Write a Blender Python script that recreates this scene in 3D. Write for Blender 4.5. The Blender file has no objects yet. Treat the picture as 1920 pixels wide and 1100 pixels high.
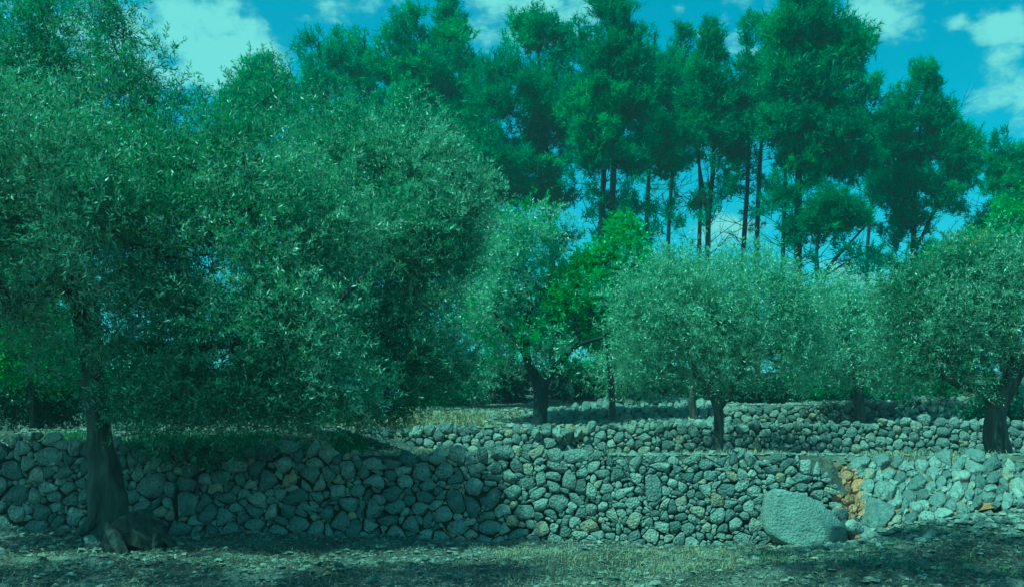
import bpy, math, random
import numpy as np
from mathutils import Vector

random.seed(7)
RNG = np.random.default_rng(7)
SC = bpy.context.scene
COL = SC.collection
F = 1844.0            # focal length in photograph pixels (photograph 1920 wide)
EYE = 1.2             # camera height above the lower ground
HY = 850.0            # row of the horizon in the photograph

# ------------------------------------------------------------------ camera, sky, sun, exposure
cd = bpy.data.cameras.new('camera')
cam = bpy.data.objects.new('camera', cd)
COL.objects.link(cam)
cam.location = (0, 0, EYE)
cam.rotation_euler = (math.radians(90), 0, 0)
cd.sensor_width = 36.0
cd.lens = 36.0 * F / 1920.0
cd.shift_y = (HY - 550.0) / 1920.0
cd.clip_end = 8000.0
SC.camera = cam

SUN_EL = math.radians(58)
SUN_AZ = math.radians(-128)          # measured from +Y towards +X: the sun stands to the left and a little behind the camera
SUN_DIR = Vector((math.cos(SUN_EL) * math.sin(SUN_AZ), math.cos(SUN_EL) * math.cos(SUN_AZ), math.sin(SUN_EL)))

world = bpy.data.worlds.new('World')
SC.world = world
world.use_nodes = True


def build_world():
    nt = world.node_tree
    N, L = nt.nodes, nt.links
    bg = N['Background']
    bg.inputs['Strength'].default_value = 0.085
    sky = N.new('ShaderNodeTexSky')
    sky.sky_type = 'NISHITA'
    sky.sun_disc = False
    sky.sun_elevation = SUN_EL
    sky.sun_rotation = SUN_AZ
    sky.dust_density = 0.6
    sky.ozone_density = 1.5
    tc = N.new('ShaderNodeTexCoord')
    vec = tc.outputs['Generated']

    def math_(op, a, b=None, clamp=False):
        n = N.new('ShaderNodeMath')
        n.operation = op
        n.use_clamp = clamp
        for i, v in enumerate((a, b)):
            if v is None:
                continue
            if isinstance(v, (int, float)):
                n.inputs[i].default_value = v
            else:
                L.new(v, n.inputs[i])
        return n.outputs[0]

    # broken cumulus: each bank is a direction and an angular size, its edge eaten by noise
    banks = [(270, 70, .06, 1.0), (360, 100, .08, 1.0), (450, 110, .07, 1.0), (400, 40, .05, .8), (330, 60, .075, 1.0), (420, 120, .085, 1.0), (300, 130, .06, .9), (500, 150, .05, .9), (250, 40, .04, .6), (560, 38, .022, .8),
             (640, 8, .05, .6), (480, 40, .03, .7), (900, 18, .06, .75), (1010, 20, .07, .7), (1090, 15, .05, .7), (1440, 8, .05, .6),
             (1080, 80, .05, .6), (1370, 70, .05, .5),
             (1655, 22, .055, 1.0), (1700, 45, .03, .8), (1800, 40, .02, .5), (1892, 45, .038, 1.0), (1880, 100, .022, .7), (1880, 178, .045, .95), (1925, 185, .04, .9), (1905, 230, .03, .6),
             (100, 60, .06, .8), (30, 60, .08, .7), (1590, 525, .05, .7), (1370, 440, .035, .6)]
    big = N.new('ShaderNodeTexNoise')
    big.inputs['Scale'].default_value = 3.2
    big.inputs['Detail'].default_value = 4
    mp = N.new('ShaderNodeMapping')
    mp.inputs['Scale'].default_value = (1, 1, 2.2)
    mp.inputs['Location'].default_value = (3.1, .4, 1.7)
    L.new(vec, mp.inputs[0])
    L.new(mp.outputs[0], big.inputs['Vector'])
    fine = N.new('ShaderNodeTexNoise')
    fine.inputs['Scale'].default_value = 17
    fine.inputs['Detail'].default_value = 8
    fine.inputs['Roughness'].default_value = .62
    mp2 = N.new('ShaderNodeMapping')
    mp2.inputs['Scale'].default_value = (1, 1, 1.7)
    L.new(vec, mp2.inputs[0])
    L.new(mp2.outputs[0], fine.inputs['Vector'])
    total = math_('MULTIPLY', math_('SUBTRACT', big.outputs['Fac'], .72), 4.0)
    total = math_('MAXIMUM', total, -.55)
    for bx, by, r, s in banks:
        d = Vector(((bx - 960) / F, 1, (HY - by) / F)).normalized()
        sub = N.new('ShaderNodeVectorMath')
        sub.operation = 'SUBTRACT'
        L.new(vec, sub.inputs[0])
        sub.inputs[1].default_value = d
        sc = N.new('ShaderNodeVectorMath')
        sc.operation = 'MULTIPLY'
        L.new(sub.outputs[0], sc.inputs[0])
        sc.inputs[1].default_value = (1 / r, 1 / r, 1.55 / r)
        ln = N.new('ShaderNodeVectorMath')
        ln.operation = 'LENGTH'
        L.new(sc.outputs[0], ln.inputs[0])
        fall = math_('MULTIPLY', math_('SUBTRACT', 1.0, ln.outputs['Value']), s)
        total = math_('MAXIMUM', total, fall)
    dens = math_('ADD', total, math_('MULTIPLY', math_('SUBTRACT', fine.outputs['Fac'], .53), 3.0))
    mr = N.new('ShaderNodeMapRange')
    mr.interpolation_type = 'SMOOTHSTEP'
    mr.inputs['From Min'].default_value = .06
    mr.inputs['From Max'].default_value = .70
    mr.inputs['To Max'].default_value = .88
    L.new(dens, mr.inputs['Value'])
    mix = N.new('ShaderNodeMix')
    mix.data_type = 'RGBA'
    L.new(mr.outputs[0], mix.inputs['Factor'])
    L.new(sky.outputs[0], mix.inputs['A'])
    mix.inputs['B'].default_value = (5.5, 5.2, 5.3, 1)
    L.new(mix.outputs['Result'], bg.inputs['Color'])


build_world()

sl = bpy.data.lights.new('sun', 'SUN')
sl.energy = 3.8
sl.angle = math.radians(.53)
sl.color = (1, .95, .86)
sun = bpy.data.objects.new('sun', sl)
COL.objects.link(sun)
sun.location = (-20, -10, 40)
sun.rotation_euler = SUN_DIR.to_track_quat('Z', 'Y').to_euler()

vs = SC.view_settings
vs.view_transform = 'Standard'
vs.look = 'None'
vs.gamma = 1.0
vs.use_curve_mapping = False
vs.exposure = 0.58
# the photograph is printed in a teal cast: the camera's white balance
vs.use_white_balance = True
vs.white_balance_temperature = 3640
vs.white_balance_tint = -84
SC.cycles.max_bounces = 7
SC.cycles.diffuse_bounces = 4
SC.cycles.transmission_bounces = 3
SC.cycles.transparent_max_bounces = 4


# ------------------------------------------------------------------ helpers
def P(px, py, Y):
    """The point at distance Y that the photograph shows at (px, py)."""
    return np.array(((px - 960.0) * Y / F, Y, EYE + (HY - py) * Y / F))


def h3(ix, iy, iz, seed):
    n = (ix * 374761393 + iy * 668265263 + iz * 2147483647 + seed * 974634777) & 0xffffffff
    n = ((n ^ (n >> 13)) * 1274126177) & 0xffffffff
    n = n ^ (n >> 16)
    return (n & 0xffff) / 65535.0


def vnoise(p, freq=1.0, seed=0):
    p = np.asarray(p, float) * freq
    i = np.floor(p).astype(np.int64)
    f = p - i
    f = f * f * (3 - 2 * f)
    out = 0
    for dx in (0, 1):
        for dy in (0, 1):
            for dz in (0, 1):
                w = (f[..., 0] if dx else 1 - f[..., 0]) * (f[..., 1] if dy else 1 - f[..., 1]) * (f[..., 2] if dz else 1 - f[..., 2])
                out = out + w * h3(i[..., 0] + dx, i[..., 1] + dy, i[..., 2] + dz, seed)
    return out


def fbm(p, freq, seed=0, octaves=3):
    o, a, t = 0, 1.0, 0
    for k in range(octaves):
        o = o + a * vnoise(p, freq * 2 ** k, seed + k)
        t += a
        a *= .5
    return o / t


def unit(v):
    return v / np.maximum(np.linalg.norm(v, axis=-1, keepdims=True), 1e-9)


def rand_unit(n):
    return unit(RNG.normal(size=(n, 3)))


class Geo:
    def __init__(self):
        self.v, self.f, self.n = [], [], 0

    def add(self, verts, faces, mat=0, smooth=True):
        verts = np.asarray(verts, np.float32).reshape(-1, 3)
        faces = np.asarray(faces, np.int32)
        self.v.append(verts)
        self.f.append((faces + self.n, mat, smooth))
        self.n += len(verts)

    def build(self, name, mats, parent=None, origin=None):
        v = np.concatenate(self.v)
        if origin is not None:
            v = v - np.asarray(origin, np.float32)
        me = bpy.data.meshes.new(name)
        loops, starts, mi, sm = [], [], [], []
        at = 0
        for f, m, s in self.f:
            k = f.shape[1]
            loops.append(f.ravel())
            starts.append(at + np.arange(len(f)) * k)
            at += f.size
            mi.append(np.full(len(f), m, np.int32))
            sm.append(np.full(len(f), s, bool))
        loops, starts = np.concatenate(loops), np.concatenate(starts)
        me.vertices.add(len(v))
        me.vertices.foreach_set('co', v.astype(np.float32).ravel())
        me.loops.add(len(loops))
        me.loops.foreach_set('vertex_index', loops.astype(np.int32))
        me.polygons.add(len(starts))
        me.polygons.foreach_set('loop_start', starts.astype(np.int32))
        me.polygons.foreach_set('material_index', np.concatenate(mi))
        me.polygons.foreach_set('use_smooth', np.concatenate(sm))
        me.update(calc_edges=True)
        me.validate()
        for m in mats:
            me.materials.append(m)
        o = bpy.data.objects.new(name, me)
        COL.objects.link(o)
        if parent is not None:
            o.parent = parent
        return o


def thing(name, label, cat, loc, group=None):
    o = bpy.data.objects.new(name, None)
    o.empty_display_size = .2
    COL.objects.link(o)
    o.location = [float(c) for c in loc]
    o['label'], o['category'] = label, cat
    if group:
        o['group'] = group
    return o


def tag(o, label, cat, group=None):
    o['label'], o['category'] = label, cat
    if group:
        o['group'] = group
    return o


# ------------------------------------------------------------------ materials
def mat_base(name):
    m = bpy.data.materials.new(name)
    m.use_nodes = True
    nt = m.node_tree
    return m, nt, nt.nodes, nt.links, nt.nodes['Principled BSDF']


def ramp(N, stops):
    r = N.new('ShaderNodeValToRGB')
    el = r.color_ramp.elements
    while len(el) > 1:
        el.remove(el[-1])
    el[0].position = stops[0][0]
    el[0].color = (*stops[0][1], 1)
    for p, c in stops[1:]:
        e = el.new(p)
        e.color = (*c, 1)
    return r


def leaf_mat(name, top, top2, under, rough=.4, trans=.25, tcol=None):
    """Two-sided leaf: varied green above, paler below, some light passing through."""
    m, nt, N, L, b = mat_base(name)
    g = N.new('ShaderNodeNewGeometry')
    r = ramp(N, [(0, top), (.6, tuple((a + c) / 2 for a, c in zip(top, top2))), (1, top2)])
    L.new(g.outputs['Random Per Island'], r.inputs[0])
    mix = N.new('ShaderNodeMix')
    mix.data_type = 'RGBA'
    L.new(g.outputs['Backfacing'], mix.inputs['Factor'])
    L.new(r.outputs[0], mix.inputs['A'])
    mix.inputs['B'].default_value = (*under, 1)
    L.new(mix.outputs['Result'], b.inputs['Base Color'])
    b.inputs['Roughness'].default_value = rough
    t = N.new('ShaderNodeBsdfTranslucent')
    t.inputs['Color'].default_value = (*(tcol or tuple(c * 1.6 for c in top2)), 1)
    ms = N.new('ShaderNodeMixShader')
    ms.inputs[0].default_value = trans
    L.new(b.outputs[0], ms.inputs[1])
    L.new(t.outputs[0], ms.inputs[2])
    L.new(ms.outputs[0], N['Material Output'].inputs['Surface'])
    return m


def bark_mat(name, c1, c2, scale=9.0, stretch=.18, bump=.9):
    m, nt, N, L, b = mat_base(name)
    tc = N.new('ShaderNodeTexCoord')
    mp = N.new('ShaderNodeMapping')
    mp.inputs['Scale'].default_value = (1, 1, stretch)
    L.new(tc.outputs['Object'], mp.inputs[0])
    n = N.new('ShaderNodeTexNoise')
    n.inputs['Scale'].default_value = scale
    n.inputs['Detail'].default_value = 8
    n.inputs['Distortion'].default_value = .6
    L.new(mp.outputs[0], n.inputs['Vector'])
    r = ramp(N, [(.32, c1), (.68, c2)])
    L.new(n.outputs['Fac'], r.inputs[0])
    L.new(r.outputs[0], b.inputs['Base Color'])
    b.inputs['Roughness'].default_value = .9
    bp = N.new('ShaderNodeBump')
    bp.inputs['Strength'].default_value = bump
    bp.inputs['Distance'].default_value = .07
    L.new(n.outputs['Fac'], bp.inputs['Height'])
    L.new(bp.outputs[0], b.inputs['Normal'])
    return m


def stone_mat(name, per_island=False, tint=(1, 1, 1), scale=9):
    m, nt, N, L, b = mat_base(name)
    tc = N.new('ShaderNodeTexCoord')
    if per_island:
        rnd = N.new('ShaderNodeNewGeometry').outputs['Random Per Island']
    else:
        rnd = N.new('ShaderNodeObjectInfo').outputs['Random']
    t = lambda c: tuple(.84 * a * k for a, k in zip(c, tint))
    r = ramp(N, [(0, t((.16, .165, .15))), (.3, t((.25, .25, .225))), (.6, t((.34, .33, .29))), (.85, t((.46, .44, .38))), (1, t((.42, .33, .22)))])
    L.new(rnd, r.inputs[0])
    n = N.new('ShaderNodeTexNoise')
    n.inputs['Scale'].default_value = scale
    n.inputs['Detail'].default_value = 9
    n.inputs['Roughness'].default_value = .68
    L.new(tc.outputs['Object'], n.inputs['Vector'])
    n2 = N.new('ShaderNodeTexNoise')
    n2.inputs['Scale'].default_value = 34
    n2.inputs['Detail'].default_value = 5
    L.new(tc.outputs['Object'], n2.inputs['Vector'])
    r2 = ramp(N, [(.3, (.55, .56, .54)), (.52, (1, 1, 1)), (.72, (1.45, 1.42, 1.36))])
    L.new(n.outputs['Fac'], r2.inputs[0])
    mul = N.new('ShaderNodeMix')
    mul.data_type = 'RGBA'
    mul.blend_type = 'MULTIPLY'
    mul.inputs['Factor'].default_value = 1
    L.new(r.outputs[0], mul.inputs['A'])
    L.new(r2.outputs[0], mul.inputs['B'])
    # dark lichen freckles and pits
    r3 = ramp(N, [(.33, (.35, .36, .33)), (.42, (1, 1, 1))])
    L.new(n2.outputs['Fac'], r3.inputs[0])
    mul2 = N.new('ShaderNodeMix')
    mul2.data_type = 'RGBA'
    mul2.blend_type = 'MULTIPLY'
    mul2.inputs['Factor'].default_value = .75
    L.new(mul.outputs['Result'], mul2.inputs['A'])
    L.new(r3.outputs[0], mul2.inputs['B'])
    L.new(mul2.outputs['Result'], b.inputs['Base Color'])
    b.inputs['Roughness'].default_value = .88
    ad = N.new('ShaderNodeMath')
    ad.operation = 'ADD'
    L.new(n.outputs['Fac'], ad.inputs[0])
    L.new(n2.outputs['Fac'], ad.inputs[1])
    bp = N.new('ShaderNodeBump')
    bp.inputs['Strength'].default_value = .8
    bp.inputs['Distance'].default_value = .05
    L.new(ad.outputs[0], bp.inputs['Height'])
    L.new(bp.outputs[0], b.inputs['Normal'])
    return m


def soil_mat(name, c1, c2, c3, s=1.4):
    m, nt, N, L, b = mat_base(name)
    tc = N.new('ShaderNodeTexCoord')
    n = N.new('ShaderNodeTexNoise')
    n.inputs['Scale'].default_value = s
    n.inputs['Detail'].default_value = 9
    n.inputs['Roughness'].default_value = .65
    L.new(tc.outputs['Object'], n.inputs['Vector'])
    r = ramp(N, [(.3, c1), (.52, c2), (.7, c3)])
    L.new(n.outputs['Fac'], r.inputs[0])
    n2 = N.new('ShaderNodeTexNoise')
    n2.inputs['Scale'].default_value = 26
    n2.inputs['Detail'].default_value = 6
    n2.inputs['Roughness'].default_value = .7
    L.new(tc.outputs['Object'], n2.inputs['Vector'])
    r2 = ramp(N, [(.3, (.4, .4, .4)), (.5, (.95, .95, .95)), (.7, (1.6, 1.55, 1.5))])
    L.new(n2.outputs['Fac'], r2.inputs[0])
    mul = N.new('ShaderNodeMix')
    mul.data_type = 'RGBA'
    mul.blend_type = 'MULTIPLY'
    mul.inputs['Factor'].default_value = 1
    L.new(r.outputs[0], mul.inputs['A'])
    L.new(r2.outputs[0], mul.inputs['B'])
    L.new(mul.outputs['Result'], b.inputs['Base Color'])
    b.inputs['Roughness'].default_value = .95
    bp = N.new('ShaderNodeBump')
    bp.inputs['Strength'].default_value = 1
    bp.inputs['Distance'].default_value = .06
    L.new(n2.outputs['Fac'], bp.inputs['Height'])
    L.new(bp.outputs[0], b.inputs['Normal'])
    return m


OLIVE = leaf_mat('olive_leaf', (.06, .105, .05), (.22, .29, .15), (.38, .44, .32), .37, .32, (.24, .40, .11))
OLIVE_PALE = leaf_mat('pale_olive_leaf', (.17, .225, .13), (.40, .47, .29), (.58, .64, .50), .38, .28, (.34, .50, .18))
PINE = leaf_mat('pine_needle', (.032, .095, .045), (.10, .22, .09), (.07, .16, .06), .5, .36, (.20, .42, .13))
PINE_LIT = leaf_mat('sunlit_pine_needle', (.10, .21, .065), (.23, .39, .12), (.13, .25, .08), .5, .38, (.32, .56, .14))  # brighter copy of the needles: sunlit patches of the crowns put into the colour
BROAD = leaf_mat('broad_leaf', (.05, .13, .03), (.11, .24, .045), (.12, .22, .07), .42, .34, (.2, .42, .05))
BRIGHT = leaf_mat('bright_leaf', (.10, .23, .04), (.25, .43, .08), (.20, .34, .09), .42, .38, (.30, .55, .05))
YELLOW = leaf_mat('yellow_leaf', (.19, .29, .03), (.33, .40, .05), (.30, .33, .06), .45, .38, (.60, .52, .05))
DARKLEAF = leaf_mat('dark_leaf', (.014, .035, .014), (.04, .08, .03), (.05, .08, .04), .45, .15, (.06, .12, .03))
STRAW = leaf_mat('straw_blade', (.20, .18, .09), (.42, .36, .20), (.36, .31, .18), .7, .2, (.4, .34, .18))
LITTER = leaf_mat('litter_leaf', (.05, .042, .03), (.32, .28, .2), (.22, .2, .15), .8, .1, (.2, .16, .1))
WEED = leaf_mat('weed_blade', (.05, .10, .03), (.14, .20, .06), (.12, .17, .06), .5, .25, (.2, .3, .08))
OBARK = bark_mat('olive_bark', (.018, .017, .013), (.115, .105, .085), 9, .2, 1)
PBARK = bark_mat('pine_bark', (.007, .010, .009), (.018, .024, .022), 5, .25, .8)
DEADWOOD = bark_mat('dead_wood_bark', (.010, .010, .008), (.060, .056, .045), 11, .5, 1)
STONE = stone_mat('limestone')
STONE_TAN = stone_mat('rusty_limestone', False, (1.35, .80, .48))
STONE_MIX = stone_mat('limestone_rubble', True)
STONE_CHIP = stone_mat('limestone_chips', True, (.95, .94, .90))
SOIL = soil_mat('dry_soil', (.04, .036, .027), (.115, .103, .08), (.36, .33, .27))
RED_EARTH = soil_mat('red_earth', (.26, .12, .045), (.42, .21, .085), (.50, .31, .16), 3)
EARTH = soil_mat('dark_earth', (.03, .026, .02), (.06, .05, .04), (.10, .085, .065), 3)

# ------------------------------------------------------------------ terrain
GZ_PX = [-900, -200, 0, 300, 600, 900, 1100, 1250, 1440, 1590, 1650, 1800, 1920, 2300]
GZ_PY = [990, 990, 991, 998, 1004, 1011, 1020, 1022, 1016, 1018, 990, 965, 958, 950]
YW = 13.5                # front face of the near wall
Y2, Y3 = 23.2, 29.2      # front faces of the two walls above it


def height(x, y):
    x, y = np.asarray(x, float), np.asarray(y, float)
    p = np.stack([x, y, np.zeros_like(x)], -1)
    pxw = 960 + x * F / YW
    gz = EYE + (HY - np.interp(pxw, GZ_PX, GZ_PY)) * YW / F
    t = np.clip((y - 9.0) / (YW - 9.0), 0, 1)
    z = gz * (t * t * (3 - 2 * t))
    # low mounds of cleared weeds and clods
    mounds = [(.95, 11.0, 1.2, .7, .10), (-2.0, 9.6, 1.6, .7, .06), (-4.6, 10.2, 1.4, .6, .08), (2.6, 9.6, 1.0, .6, .09), (4.6, 10.6, 1.2, .8, .20), (5.0, 11.9, .9, .7, .18), (3.4, 9.4, .8, .6, .10)]
    for mx, my, sx, sy, hh in mounds:
        z = z + hh * np.exp(-((x - mx) / sx) ** 2 - ((y - my) / sy) ** 2)
    near = np.clip((20 - y) / 5, 0, 1)
    z = z + near * (.10 * (fbm(p, .9, 3) - .5) + .05 * (vnoise(p, 4.5, 9) - .5) + .055 * (vnoise(p, 7, 19) - .5) + .045 * (vnoise(p, 15, 23) - .5))
    # first terrace, with a higher bank on the left and a slumped edge on the right
    left = np.clip((-1.6 - x) / 1.2, 0, 1)
    terr = 1.17 + left * .42 * np.clip((y - 14.0) / 2.0, 0, 1) - .04 * np.clip((y - 15) / 6, 0, 1)
    terr = terr + .05 * (fbm(p, 1.1, 31) - .5)
    slump = np.clip((pxw - 1575) / 50, 0, 1)
    s_sharp = np.clip((y - 13.86) / .08, 0, 1)
    s_slope = np.clip((y - 13.5) / 1.35, 0, 1)
    s = s_sharp * (1 - slump) + s_slope * slump
    z = z * (1 - s) + terr * s
    # second terrace: a slope of rubble and straw, flat on the right in front of the third wall
    px2 = 960 + x * F / 26.0
    right = np.clip((px2 - 1290) / 60, 0, 1)
    u = np.clip((y - Y2 - .2) / (Y3 - Y2), 0, 1)
    t2a = 1.80 + (2.62 - 1.80) * u
    t2b = 1.82 + .2 * u
    t2 = t2a * (1 - right) + t2b * right + .10 * (fbm(p, .8, 41) - .5)
    s2 = np.clip((y - Y2 - .12) / .1, 0, 1)
    z = z * (1 - s2) + t2 * s2
    t3 = 2.62 + 2.4 * np.clip((y - 30) / 16, 0, 1) ** 1.0 + .35 * (fbm(p, .25, 51) - .5)
    s3 = np.clip((y - Y3 - .15) / .1, 0, 1)
    far = np.clip((y - 60) / 600, 0, 1)
    z = z * (1 - s3) + (t3 - far * 2.0) * s3
    return z


def build_ground():
    xs = np.concatenate([[-600, -400, -200, -140, -90, -50, -30, -20, -14, -10], np.arange(-8, 8.01, .05), [10, 14, 20, 30, 50, 90, 140, 200, 400, 600]])
    ys = np.concatenate([[-200, -100, -30, -10, 0, 4, 6, 7], np.arange(7.5, 13.4, .045), np.arange(13.4, 15.0, .045), np.arange(15, 23, .3), np.arange(23.1, 23.7, .06),
                         np.arange(23.8, 29.0, .25), np.arange(29.1, 29.7, .07), np.arange(30, 60, 1.2), [70, 90, 130, 200, 350, 600, 900]])
    X, Y = np.meshgrid(xs, ys)
    Z = height(X, Y)
    v = np.stack([X, Y, Z], -1).reshape(-1, 3)
    nx, ny = len(xs), len(ys)
    i = np.arange(nx * ny).reshape(ny, nx)
    f = np.stack([i[:-1, :-1], i[:-1, 1:], i[1:, 1:], i[1:, :-1]], -1).reshape(-1, 4)
    g = Geo()
    g.add(v, f)
    o = g.build('ground', [SOIL])
    o['kind'] = 'structure'


build_ground()


# ------------------------------------------------------------------ dry stone walls
def clip_poly(poly, n, c):
    """Part of a convex polygon where n.p <= c."""
    out = []
    d = poly @ n - c
    k = len(poly)
    for i in range(k):
        j = (i + 1) % k
        if d[i] <= 0:
            out.append(poly[i])
        if (d[i] < 0) != (d[j] < 0) and abs(d[i] - d[j]) > 1e-12:
            t = d[i] / (d[i] - d[j])
            out.append(poly[i] + t * (poly[j] - poly[i]))
    return np.array(out)


def inside(poly, q):
    x, y = q
    c = False
    for i in range(len(poly)):
        x1, y1 = poly[i]
        x2, y2 = poly[i - 1]
        if (y1 > y) != (y2 > y) and x < (x2 - x1) * (y - y1) / (y2 - y1) + x1:
            c = not c
    return c


def pack(region, seeds, rmax, rmin, tries=9000, skip=None, size=None, sx=.86, overlap=.80):
    """Stones laid against each other: discs of falling size dropped into the region, then the power diagram of the discs. Returns [(centre, polygon)]."""
    reg = np.array(region, float)
    lo, hi = reg.min(0), reg.max(0)
    cs, rs = [], []
    for (px, py, a, b) in seeds:
        cs.append((px * sx, py))
        rs.append(math.sqrt(a * sx * b))
    C = np.zeros((4000, 2))
    R = np.zeros(4000)
    n = len(cs)
    if n:
        C[:n], R[:n] = cs, rs
    for k in range(tries):
        q = lo + RNG.random(2) * (hi - lo)
        f = k / tries
        r = rmin + (rmax - rmin) * max(0.0, 1 - f * 1.25) ** 2.0 * (.75 + .5 * RNG.random())
        if size is not None:
            r *= size(q[0])
        if not inside(reg, q) or (skip is not None and inside(skip, q)):
            continue
        qq = q * (sx, 1)
        if n and np.any(np.hypot(C[:n, 0] - qq[0], C[:n, 1] - qq[1]) < (R[:n] + r) * overlap):
            continue
        C[n], R[n] = qq, r
        n += 1
        if n >= 3990:
            break
    C, R = C[:n], R[:n]
    out = []
    for i in range(n):
        c, r = C[i], R[i]
        a = np.linspace(0, 2 * math.pi, 14, endpoint=False) + RNG.random()
        sq, ro = 1 + .55 * RNG.random(), RNG.normal() * .5
        el = np.stack([np.cos(a) * sq ** .5, np.sin(a) * sq ** -.5], -1) @ np.array([[math.cos(ro), math.sin(ro)], [-math.sin(ro), math.cos(ro)]])
        poly = c + el * r * (1.12 + .45 * RNG.random())
        d = np.hypot(*(C - c).T)
        for j in np.where((d < (R + r) * 1.5) & (d > 0))[0]:
            w = (C[j] - c) / d[j]
            dist = (d[j] ** 2 + r * r - R[j] ** 2) / (2 * d[j])
            poly = clip_poly(poly, w, c @ w + dist)
            if len(poly) < 3:
                break
        if len(poly) < 3:
            continue
        out.append((c / (sx, 1), poly / (sx, 1)))
    return out


def stone_shape(poly, gap=.94, n=12, rough=.08, warp=(9.0, 40.0)):
    """The outline of one stone: the cell drawn in a little and its corners worn round."""
    nxt = np.roll(poly, -1, 0)
    cr = poly[:, 0] * nxt[:, 1] - nxt[:, 0] * poly[:, 1]
    A = cr.sum() / 2
    if abs(A) < 1e-6:
        return None, 0
    c = ((poly + nxt) * cr[:, None]).sum(0) / (6 * A)
    ang = np.linspace(0, 2 * math.pi, n * 4, endpoint=False)
    rad = np.zeros(n * 4)
    for k, t in enumerate(ang):
        u = np.array((math.cos(t), math.sin(t)))
        best = 1e9
        for i in range(len(poly)):
            e = nxt[i] - poly[i]
            den = u[0] * e[1] - u[1] * e[0]
            if abs(den) < 1e-9:
                continue
            w = poly[i] - c
            s = (w[0] * e[1] - w[1] * e[0]) / den
            tt = (w[0] * u[1] - w[1] * u[0]) / den
            if s > 0 and -1e-6 <= tt <= 1 + 1e-6:
                best = min(best, s)
        rad[k] = best if best < 1e8 else 0
    ker = np.array([0, 1, 2, 1, 0]) / 4.0
    rad = sum(w * np.roll(rad, s - 2) for s, w in enumerate(ker))
    rad = rad[::4] * gap * (1 + RNG.normal(size=n) * rough * .6)
    out = c + np.stack([np.cos(ang[::4]), np.sin(ang[::4])], -1) * rad[:, None]
    # a shared, smooth distortion turns the regular cells into rough field stones that still fit
    s = math.sqrt(abs(A))
    q = np.concatenate([out / (warp[1]), np.zeros((len(out), 1))], 1)
    out = out + (np.stack([vnoise(q, 1, 11) + .5 * vnoise(q, 2.3, 12), vnoise(q, 1, 13) + .5 * vnoise(q, 2.3, 14)], -1) - .75) * warp[0] * 2
    return out, abs(A)


def stone_mesh(outline, to_world, depth, bulge, normal):
    """Rings of one stone, from the back buried in the wall to the domed face. TO_WORLD maps an outline point onto the wall's face."""
    c = outline.mean(0)
    n = len(outline)
    tilt = RNG.normal(size=2) * .26
    half = np.abs(outline - c).max()
    rings = [(.72, -1.0), (1.0, -.30), (1.0, .10), (.87, .66), (.52, .95)]
    out = []
    sh = RNG.normal(size=2) * .10 * half
    for k, (s, d) in enumerate(rings):
        pts = c + (outline - c) * s + (sh * (1 - s) if d > 0 else 0)
        if k >= 2:
            pts = pts + RNG.normal(size=pts.shape) * half * .05
        w = to_world(pts)
        if d < 0:
            off = np.full(n, d * depth)
        else:
            off = bulge * d * (1 + RNG.normal(size=n) * .17) + ((pts - c) @ tilt) / max(half, 1e-6) * bulge
        out.append(w + off[:, None] * normal)
    cw = to_world((c + sh)[None])[0] + normal * bulge * (1.0 + RNG.normal() * .1)
    v = np.concatenate(out + [cw[None]])
    # two or three broken faces
    ctr = v.mean(0)
    for _ in range(RNG.integers(3, 6)):
        dn = unit(normal * (.35 + .5 * RNG.random()) + rand_unit(1)[0] * .8)
        h = (v - ctr) @ dn
        lim = h.max() * (.62 + .28 * RNG.random())
        v = v - dn * (np.maximum(h - lim, 0) * .85)[:, None]
    f = []
    for r in range(len(rings) - 1):
        for i in range(n):
            j = (i + 1) % n
            f.append((r * n + i, r * n + j, (r + 1) * n + j, (r + 1) * n + i))
    last = (len(rings) - 1) * n
    tri = [(last + i, last + (i + 1) % n, len(v) - 1) for i in range(n)]
    return v, np.array(f), np.array(tri)


def lay_stones(cells, parent, to_world, normal, scale, n_ring=12, limit=300, origin=None, bulge=.25, gap=.978, warp=(11.0, 33.0), mat=None):
    """The 300 largest stones as objects of their own, the chips between them as one."""
    shaped = []
    for c, poly in cells:
        o, a = stone_shape(poly, gap, n_ring, .08, warp)
        if o is not None:
            shaped.append((a, o))
    shaped.sort(key=lambda t: -t[0])
    rest = Geo()
    for k, (a, o) in enumerate(shaped):
        r = math.sqrt(a / math.pi) * scale
        v, f, t = stone_mesh(o, to_world, r * 1.0 + .05, r * bulge * (1 + RNG.normal() * .18), normal)
        # image rows run downwards, so the outline runs clockwise seen from the front
        if k < limit:
            g = Geo()
            org = v.mean(0)
            worn = bool(RNG.random() < .15)
            g.add(v - org, f, 0, worn)
            g.f.append((t, 0, worn))
            ob = g.build('stone', [mat or STONE], parent)
            ob.location = [float(x) for x in (org - origin)]
        else:
            base = rest.n
            rest.add(v - origin, f)
            rest.f.append((t + base, 0, True))
    if rest.n:
        o = rest.build('rubble_fill', [STONE_MIX], parent)
        o['kind'] = 'stuff'
    return len(shaped)


def strip_fill(name, pts_front, thick, mat, parent, origin, back=(0, 1, 0)):
    """Earth packed behind a wall's face: a closed strip from the face backwards. PTS_FRONT: [(bottom, top)] along the wall."""
    g = Geo()
    k = len(pts_front)
    b = np.array([p[0] for p in pts_front])
    t = np.array([p[1] for p in pts_front])
    bk = np.array(back) * thick
    v = np.concatenate([b, t, t + bk, b + bk]) - origin
    f = []
    for i in range(k - 1):
        for a, c in ((0, 1), (1, 2), (2, 3)):
            f.append((a * k + i, a * k + i + 1, c * k + i + 1, c * k + i))
    f.append((0, k, 2 * k, 3 * k))
    f.append((k - 1, 4 * k - 1, 3 * k - 1, 2 * k - 1))
    g.add(v, f, 0, False)
    return g.build(name, [mat], parent)


def interp_prof(prof, x):
    return np.interp(x, [p[0] for p in prof], [p[1] for p in prof])


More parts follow.
